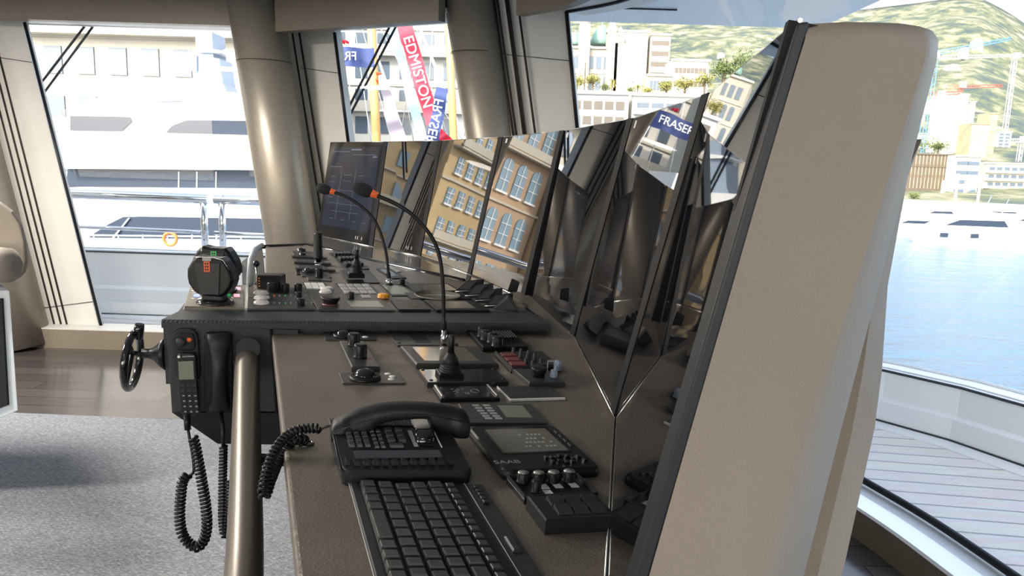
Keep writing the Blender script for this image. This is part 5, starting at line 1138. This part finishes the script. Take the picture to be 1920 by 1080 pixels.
# instrument panel A
D = Dev('instrument_unit', 'dark instrument panel with clear-capped buttons, rows of tiny lamps and five knobs', 'control panel', PC, (463, 582), (591, 582), (466, 541))
D.box('plate', 'panel', 0, 1, 0, 1, 0, .004, .001); D.box('tan_plate', 'panel_tan', 0, .34, .5, 1, .004, .0046)
for (x, y) in ((490, 572), (491, 563), (490, 554)): 
    D.knob('button_core', x, y, 11, 3.2, 'red_dark', kind='disc', lift=.004); o_ = D.knob('clear_cap', x, y, 15, 7, 'clear_cap', kind='dome', lift=.0045, label='clear protective cap')
for (x, y, r, h) in ((511, 549, 10.5, 17), (535, 549, 7, 15), (559, 548, 7, 14), (559, 562, 6.5, 12), (563, 575, 7.5, 13)): D.knob('knob', x, y, r, h, lift=.004)
for i in range(7):
    for y in (558, 572):
        m_ = 'led_red' if (i == 0 and y == 558) else ('led_green' if i == 2 else 'grey_mark'); D.knob('lamp', 514+i*10.5+(8 if i > 4 else 0), y, 1.5, 2, m_, kind='disc', lift=.004)
P = PC(505, 546); k = pm(P, 1); D2 = thing('indicator_box', 'upright black indicator box with small amber marks behind the knobs', 'indicator', P); fr = Fr(P, (1, 0, 0), (0, 1, 0), (0, 0, 1)); mb = MB(); mb.fbox(fr, -22*k, 21*k, 0, .05, 0, 30*k, .003); mb.build('box', 'black', D2)
for i in range(4): mb = MB(); mb.fbox(fr, -20*k, -17*k, -.0008, 0, (8+i*5)*k, (10+i*5)*k); mb.build('amber_mark', 'amber', D2)
# instrument panel B
D = Dev('control_unit', 'dark panel with a big black stop knob, a clear cap and a wide grey readout', 'control panel', PC, (597, 583), (741, 584), (571, 541))
D.box('plate', 'panel', 0, 1, 0, 1, 0, .004, .001); D.knob('stop_knob', 619, 572, 18, 13, 'black', lift=.004, kind='flare'); D.knob('red_ring', 619, 573.5, 15, .6, 'red_dark', kind='disc', lift=.0045)
a, b = D.loc(682, 573); D.box('readout', 'lcd', a-.2, a+.24, b-.12, b+.14, .004, .0046, 0, 'grey readout')
for (x, y) in ((611, 551), (613, 545)): D.knob('clear_cap', x, y, 13, 6, 'clear_cap', kind='dome', lift=.004, label='clear protective cap')
D.knob('small_knob', 658, 562, 6, 12, lift=.004); D.knob('amber_lamp', 719, 560, 11, 7, 'amber', lift=.004, label='amber lamp cap'); a, b = D.loc(686, 559); D.box('slide_switch', 'grey_mark', a-.06, a+.06, b-.06, b+.06, .004, .006)
def button_grid(lab, bl, br, tl, nx, ny, m='grey_mark', plate='panel'):
    D = Dev('push_button_unit', lab, 'control panel', PC, bl, br, tl); D.box('plate', plate, 0, 1, 0, 1, 0, .004, .001)
    for i in range(nx):
        for j in range(ny): D.box('button', m, .08+i*.86/nx, .04+(i+1)*.86/nx, .1+j*.82/ny, .06+(j+1)*.82/ny, .004, .0065, .0005, 'pale lit button')
    return D
button_grid('small panel of white push buttons behind the clear-capped buttons', (573, 546), (618, 546), (566, 532), 3, 2, 'white_mark', 'black')
button_grid('wide grey panel of eight pale buttons in front of the small microphone', (643, 556), (716, 556), (626, 533), 4, 3, 'grey_mark', 'dark_grey')
D = Dev('card_reader', 'pale flat panel around the foot of the small microphone', 'control panel', PC, (735, 556), (778, 556), (712, 534)); D.box('plate', 'dark_grey', 0, 1, 0, 1, 0, .003); D.box('pale_face', 'lcd', .05, .95, .1, .9, .003, .0035)
D = Dev('small_display_panel', 'small dark panel with a white reflecting display', 'display', PC, (748, 584), (808, 584), (732, 565)); D.box('plate', 'black', 0, 1, 0, 1, 0, .006, .001); D.box('screen', 'small_screen', .2, .8, .25, .8, .006, .0065)
D = Dev('wide_display_panel', 'wide dark panel with a tan display at the raised section edge', 'display', PC, (818, 585), (918, 585), (795, 566)); D.box('plate', 'black', 0, 1, 0, 1, 0, .006, .001); D.box('screen', 'small_screen', .1, .78, .15, .85, .006, .0065)
D = Dev('ring_display', 'dark panel with a round compass dial behind the wide display', 'display', PC, (772, 563), (885, 563), (758, 551)); D.box('plate', 'black', 0, 1, 0, 1, 0, .005, .001)
P = PC(820, 557)+ND*.005; r = pm(P, 44); mb = MB(); mb.lathe(P, ND, [(r, 0), (r, .003), (r*.94, .004), (r*.93, .001), (.0002, .001)], 40); mb.build('dial', 'small_screen', D.t)
D = Dev('upper_display_panel', 'glossy display panel furthest back beside the rocker modules', 'display', PC, (778, 549), (868, 549), (756, 534)); D.box('plate', 'black', 0, 1, 0, 1, 0, .005, .001); D.box('screen', 'small_screen', .16, .92, .1, .88, .005, .0055)
D = Dev('control_unit', 'tiny panel with one black knob behind the glossy display', 'control panel', PC, (738, 537), (772, 537), (732, 529)); D.box('plate', 'black', 0, 1, 0, 1, 0, .003); D.knob('knob', 753, 534, 6, 9, lift=.003)
# four slanted rocker modules and the end wedge
for i, (x, y) in enumerate(((876, 549), (894, 557), (911, 566), (931, 576))):
    P = PC(x, y); k = pm(P, 1); t = thing('rocker_module', ['first', 'second', 'third', 'fourth'][i]+' slanted rocker module counted from the screens, in the row of four', 'switch', P, 'slanted rocker modules')
    ud = (PC(x+18, y-6)-P).normalized(); vd = Vector((-ud.y, ud.x, 0)).normalized(); u_ = (PC(x+8, y+4.5)-P).normalized(); fr = Fr(P, Vector((1, 0, 0)), (ud), ND)
    w1 = 19*k; mb = MB(); f_ = lambda a, b, h: P+Vector((a*k, 0, 0))+Vector((.35, 1, 0)).normalized()*(b*k)+ND*h*k
    mb.rings([[f_(-20, -12, 0), f_(12, -12, 0), f_(22, 22, 0), f_(-14, 22, 0)], [f_(-20, -12, 3), f_(12, -12, 6), f_(22, 22, 24), f_(-10, 22, 20)]], False); b_ = mb.build('housing', 'black', t)
    mb = MB(); mb.rings([[f_(-13, -6, 5.5), f_(8, -6, 8), f_(14, 14, 19), f_(-9, 14, 16.5)], [f_(-12, -5, 8.5), f_(7, -5, 11), f_(13, 12, 22), f_(-8, 12, 19.5)]], False); mb.build('rocker', 'dark_grey', t)
    mb = MB(); mb.tube([f_(-18, -12, 3.5), f_(12, -12, 6.5)], .8*k, 5); mb.build('edge', 'steel', t)
P = PC(948, 582); k = pm(P, 1); t = thing('end_wedge', 'dark triangular wedge closing the row of rocker modules', 'wedge', P); mb = MB(); mb.rings([[P+Vector((x*k, 0, z*k)) for x, z in ((-26, 0), (24, 0), (4, 25))], [P+Vector((x*k, .05, z*k)) for x, z in ((-26, 0), (24, 0), (4, 25))]], False); mb.build('wedge_body', 'dark_grey', t, bev=.002)
P = PC(965, 548); k = pm(P, 1); sp = MB(); sp.prism([P+Vector((x*k, 0, z*k)) for x, z in ((-14, 0), (4, 0), (9, 19), (-6, 26))], (0, .006, 0)); tag(sp.build('card_holder', 'black_matte'), 'small black card leaning against the bottom of the fourth monitor', 'holder')
# ---------------- far wing section
def far_panel(name, lab, cat, bl, br, tl, m='panel'): D = Dev(name, lab, cat, PC, bl, br, tl); D.box('plate', m, 0, 1, 0, 1, 0, .004, .001); return D
D = far_panel('ridge_panel', 'far dark panel with thin black bars and two small trackballs', 'control panel', (566, 520), (622, 522), (547, 472))
for (x, y, r) in ((565, 473, 9), (567, 480, 7)): D.knob('ball', x, y, r, r*.8, 'black_gloss', kind='dome', lift=.004)
for b in (.18, .42, .66): D.box('bar', 'black', -.1, 1.25, b, b+.05, .004, .010)
trackball(PC, (556, 516), (612, 516), (552, 503), (578, 512), 12, 9, [], 'trackball on the far section left of the post', 'black')
P = PC(597, 497); k = pm(P, 1); t = thing('handle_post', 'tall black cylindrical handle on a chrome foot, under the small microphone', 'handle', P)
mb = MB(); mb.lathe(P, (0, 0, 1), [(14*k, 0), (14*k, 4*k), (6*k, 6*k), (5*k, 14*k)], 18); mb.build('foot', 'chrome', t, label='chrome foot'); mb = MB(); mb.lathe(P+Vector((0, 0, 12*k)), (0, 0, 1), [(9.5*k, 0), (9.5*k, 3*k), (8.5*k, 5*k), (8*k, 46*k), (7*k, 49*k), (.0002, 49*k)], 18); mb.build('grip', 'black', t)
D = far_panel('knob_base', 'far black panel carrying a short knob below the handle', 'control panel', (578, 527), (622, 529), (568, 508)); D.knob('knob', 598, 522, 7, 17, lift=.004)
D = far_panel('far_joystick_panel', 'far panel with a black joystick in a ribbed boot', 'joystick', (652, 532), (712, 532), (636, 508), 'black'); joystick(D, 667, 526, 15, 12, 26, 4, 18)
D = far_panel('far_switch_unit', 'far black unit with rows of small switches below the first monitor', 'control unit', (650, 508), (692, 506), (616, 476), 'black')
for i in range(5):
    for j in range(3): 
        D.box('switch', 'dark_grey', .12+i*.17, .22+i*.17, .15+j*.3, .28+j*.3, .004, .016, .001)
D = far_panel('far_display', 'far dark panel with a pale display right of the far joystick', 'display', (735, 524), (762, 523), (705, 505), 'black'); D.box('screen', 'small_screen', .1, .7, .15, .85, .004, .0046)
D = far_panel('pale_card', 'pale card lying on the console below the second monitor', 'card', (744, 512), (752, 511), (722, 501), 'grey_mark')
# ---------------- handsets on the side face
Fx = lambda x, y, o=0: PFc(x, y, o)
def fpoly(pts, o0, o1, name, m, par, bev=.002, label=None):
    mb = MB(); mb.rings([[Fx(x, y, o0) for x, y in pts], [Fx(x, y, o1) for x, y in pts]], False); return mb.build(name, m, par, bev=bev, label=label)
def rpx(x0, x1, y0, y1, r, sk=0, n=4):
    out = []
    for (cx_, cy, t0) in ((x1-r, y1-r, 0), (x0+r, y1-r, PI/2), (x0+r, y0+r, PI), (x1-r, y0+r, 1.5*PI)):
        for i in range(n+1):
            t = t0+PI/2*i/n; X = cx_+r*math.cos(t); Y = cy+r*math.sin(t); out.append((X+sk*(Y-y0), Y))
    return out
t = thing('radio_cradle', 'black wall cradle with a round knob and orange button, holding the radio handset', 'cradle', Fx(350, 716))
fpoly(rpx(321, 371, 615, 717, 20, .07), 0, .012, 'mount', 'rubber', t, .004); fpoly(rpx(329, 364, 625, 657, 8, .05), .012, .018, 'control_plate', 'black', t)
c = Fx(339, 641, .018); k = pm(c, 1); mb = MB(); mb.lathe(c, -FN, [(9*k, 0), (8.5*k, 5*k), (6.5*k, 7*k), (.0002, 7*k)], 20); mb.build('knob', 'dark_grey', t)
c = Fx(355, 637, .018); mb = MB(); mb.lathe(c, -FN, [(4.5*k, 0), (4*k, 2*k), (.0002, 2.4*k)], 16); mb.build('orange_button', 'orange', t, label='orange round button')
t = thing('radio_handset', 'black radio handset with a keypad and grey display on the console side', 'handset', Fx(355, 778))
fpoly([(331, 668), (336, 662), (362, 662), (368, 668), (371, 730), (374, 770), (368, 779), (345, 779), (338, 772), (334, 730)], .012, .034, 'body', 'rubber', t, .004)
fpoly([(334, 678), (362, 676.5), (364, 711), (336, 712)], .034, .0355, 'display', 'lcd', t, 0, 'grey-green display')
frt = Fr(Fx(353, 668.5, .0348), acr, (0, 0, 1), -FN); text_mesh('MOTOROLA', frt, .0045, 'lettering', 'white_mark', t)
c = Fx(335.5, 669, .0345); mb = MB(); mb.lathe(c, -FN, [(2.6*k, 0), (2.6*k, .8*k), (.0002, .8*k)], 14); mb.build('emblem', 'white_mark', t)
for j in range(6):
    for i in range(3):
        x, y = 342+i*11+j*1.1+(0), 722+j*10; fpoly([(x-3.6, y-3), (x+3.6, y-3), (x+3.8, y+3), (x-3.4, y+3)], .034, .0365, 'key', 'dark_grey', t, 0)
mb = MB()
for j in range(2, 6):
    for i in range(3):
        x, y = 342+i*11+j*1.1, 722+j*10; p = [(x-2, y-1), (x+2, y-1), (x+2, y+1), (x-2, y+1)]; mb.prism([Fx(a_, b_, .0367) for a_, b_ in p], FN*-.0002)
mb.build('key_mark', 'grey_mark', t)
d0 = (Fx(352, 782, .02)-EYE).dot(CF); dd_ = lambda x, y: dp(x, y, d0*.99)
mb = MB(); mb.tube(spline([dd_(351, 776), dd_(352, 800), dd_(357, 830), dd_(362, 860), dd_(363, 884), dd_(355, 892)], 5), [.006]*6+[.0035]*20, 8); mb.build('cord_lead', 'black', t)
mb = MB(); mb.tube(coil([dd_(362, 820), dd_(366, 835), dd_(373, 870), dd_(380, 910), dd_(386, 950), dd_(388, 985), dd_(383, 1012), (dd_(370, 1026)), dd_(354, 1018), dd_(341, 998), dd_(337, 965), dd_(339, 930), dd_(343, 902), dd_(352, 890)], .0095, .0036, .0088, 9), .0036, 6); mb.build('coiled_cord', 'black', t, label='coiled cord hanging in a long loop')
mb = MB(); mb.tube([dd_(350, 778), dd_(352, 806)], .0075, 10); mb.build('strain_relief', 'black', t)
t = thing('phone_handset', 'plain black telephone handset hanging upright beside the radio', 'handset', Fx(410, 775))
fpoly(rpx(383, 436, 622, 775, 10, .0), 0, .012, 'cradle', 'black', t, .003)
C = [(410, 624, 21, .030), (411, 640, 22, .034), (411, 652, 19, .04), (411, 668, 14.5, .052), (411, 690, 13.5, .058), (411, 715, 13.5, .056), (411, 740, 14, .048), (411, 755, 17, .038), (411, 768, 19, .030)]
C = [(x, y, r, o_) for x, y, r, o_ in C]; rs = []
for x, y, r, o_ in C:
    c = Fx(x, y, o_-.010); k = pm(c, 1); th_ = .016; rs.append([c+acr*(math.cos(a)*r*k)-FN*(math.sin(a)*th_) for a in [2*PI*j/16 for j in range(16)]])
mb = MB(); mb.rings(rs, True); mb.build('body', 'rubber', t)
t2 = t; mb = MB(); mb.tube(coil([dd_(419, 836), dd_(418, 880), dd_(417, 930), dd_(417, 975), dd_(421, 1003), dd_(424, 990), dd_(427, 940), dd_(428, 900)], .0075, .0032, .0075, 8), .0032, 6); mb.build('coiled_cord', 'black', t2)
mb = MB(); mb.tube([Fx(414, 772, .02), dd_(418, 800), dd_(419, 838)], .0045, 8); mb.build('cord_lead', 'black', t2)
t = thing('oval_socket', 'dark oval recess around the end of the grab rail', 'socket', Fx(480, 770)); fpoly(rpx(447, 486, 652, 772, 17, .0), .0, .003, 'plate', 'black', t, 0)
# ---------------- small steering wheel on the aft face
hub = Fx(300, 662, -.05); k = pm(hub, 1)
t = thing('steering_wheel', 'small black steering wheel seen edge-on at the left end of the console', 'steering wheel', hub)
mb = MB(); a = Vector((-1, -.12, 0)).normalized(); mb.lathe(hub+Vector((.02, 0, 0)), a, [(34*k, 0), (26*k, 12*k), (14*k, 24*k), (9*k, 34*k), (9*k, 46*k), (.0002, 46*k)], 24); mb.build('hub_cone', 'black', t)
c = hub+a*(50*k); ax = Vector((-.965, -.20, .10)).normalized(); e = Vector((0, 0, 1)); e = (e-ax*e.dot(ax)).normalized(); g_ = ax.cross(e); R_ = 52*k
c2 = c+Vector((-.00, 0, -14*k)); mb = MB(); mb.tube([c2+(e*math.cos(q_)+g_*math.sin(q_))*R_ for q_ in [2*PI*j/40 for j in range(40)]], 7*k, 12, closed=True); mb.build('rim', 'black_gloss', t)
for q_ in (PI/2, PI/2+2.2, PI/2-2.2):
    mb = MB(); mb.tube([c, c2+(e*math.cos(q_)+g_*math.sin(q_))*R_], [5*k, 4*k], 8); mb.build('spoke', 'black', t)
mb = MB(); p_ = c2+e*R_+Vector((8*k, 0, 0)); mb.tube([p_+Vector((0, 0, -10*k)), p_+Vector((2*k, 0, 8*k)), p_+Vector((4*k, 0, 18*k))], [8*k, 9*k, 8*k], 12); mb.build('spinner_knob', 'black_gloss', t)
# ---------------- helm chair at the left edge
YC = 2.7
h = lambda x, y, Y=YC: ony(x, y, Y)
t = thing('helm_chair', 'pale leather helm chair with a padded armrest, cut off by the left edge', 'chair', Vector((h(-120, 700).x, YC+.25, 0)))
mb = MB(); prof = [(-230, 395), (-150, 372), (-60, 370), (0, 377), (25, 395), (42, 420), (50, 455), (53, 490), (48, 512), (36, 524), (10, 526), (-230, 520)]
mb.rings([[h(x*.97-2, (y-450)*.96+450, YC-.02) for x, y in prof], [h(x, y) for x, y in prof], [h(x, y)+Vector((-.38, .42, 0)) for x, y in prof], [h(x*.97-2, (y-450)*.96+450)+Vector((-.40, .44, 0)) for x, y in prof]], False); mb.build('side_shell', 'leather_beige', t, bev=.012)
mb = MB(); p_ = h(0, 497, YC-.16); mb.tube([p_+Vector((-.5, 0, .02)), p_+Vector((-.02, 0, 0)), p_+Vector((.035, 0, 0)), p_+Vector((.06, .0, 0))], [.062, .064, .060, .03], 24); mb.build('armrest', 'leather_beige', t)
mb = MB(); mb.prism([h(-260, 545, YC-.05), h(18, 545, YC-.05), h(34, 770, YC-.05), h(-260, 900, YC-.05)], (-.38, .42, 0)); mb.build('side_frame', 'gull', t, bev=.004, label='pale metal side frame')
mb = MB(); mb.prism([h(-240, 560, YC-.06), h(3, 560, YC-.06), h(14, 760, YC-.06), h(-240, 860, YC-.06)], (0, .02, 0)); mb.build('side_inset', 'black_matte', t)
mb = MB(); p_ = h(-300, 540, YC); mb.box(p_.x-.25, p_.x+.32, YC+.02, YC+.42, p_.z-.02, p_.z+.10, .03); mb.build('seat', 'leather_beige', t)
mb = MB(); mb.lathe((p_.x, YC+.22, 0), (0, 0, 1), [(.26, 0.013), (.26, .03), (.07, .05), (.06, p_.z-.02)], 24); mb.build('pedestal', 'steel', t)
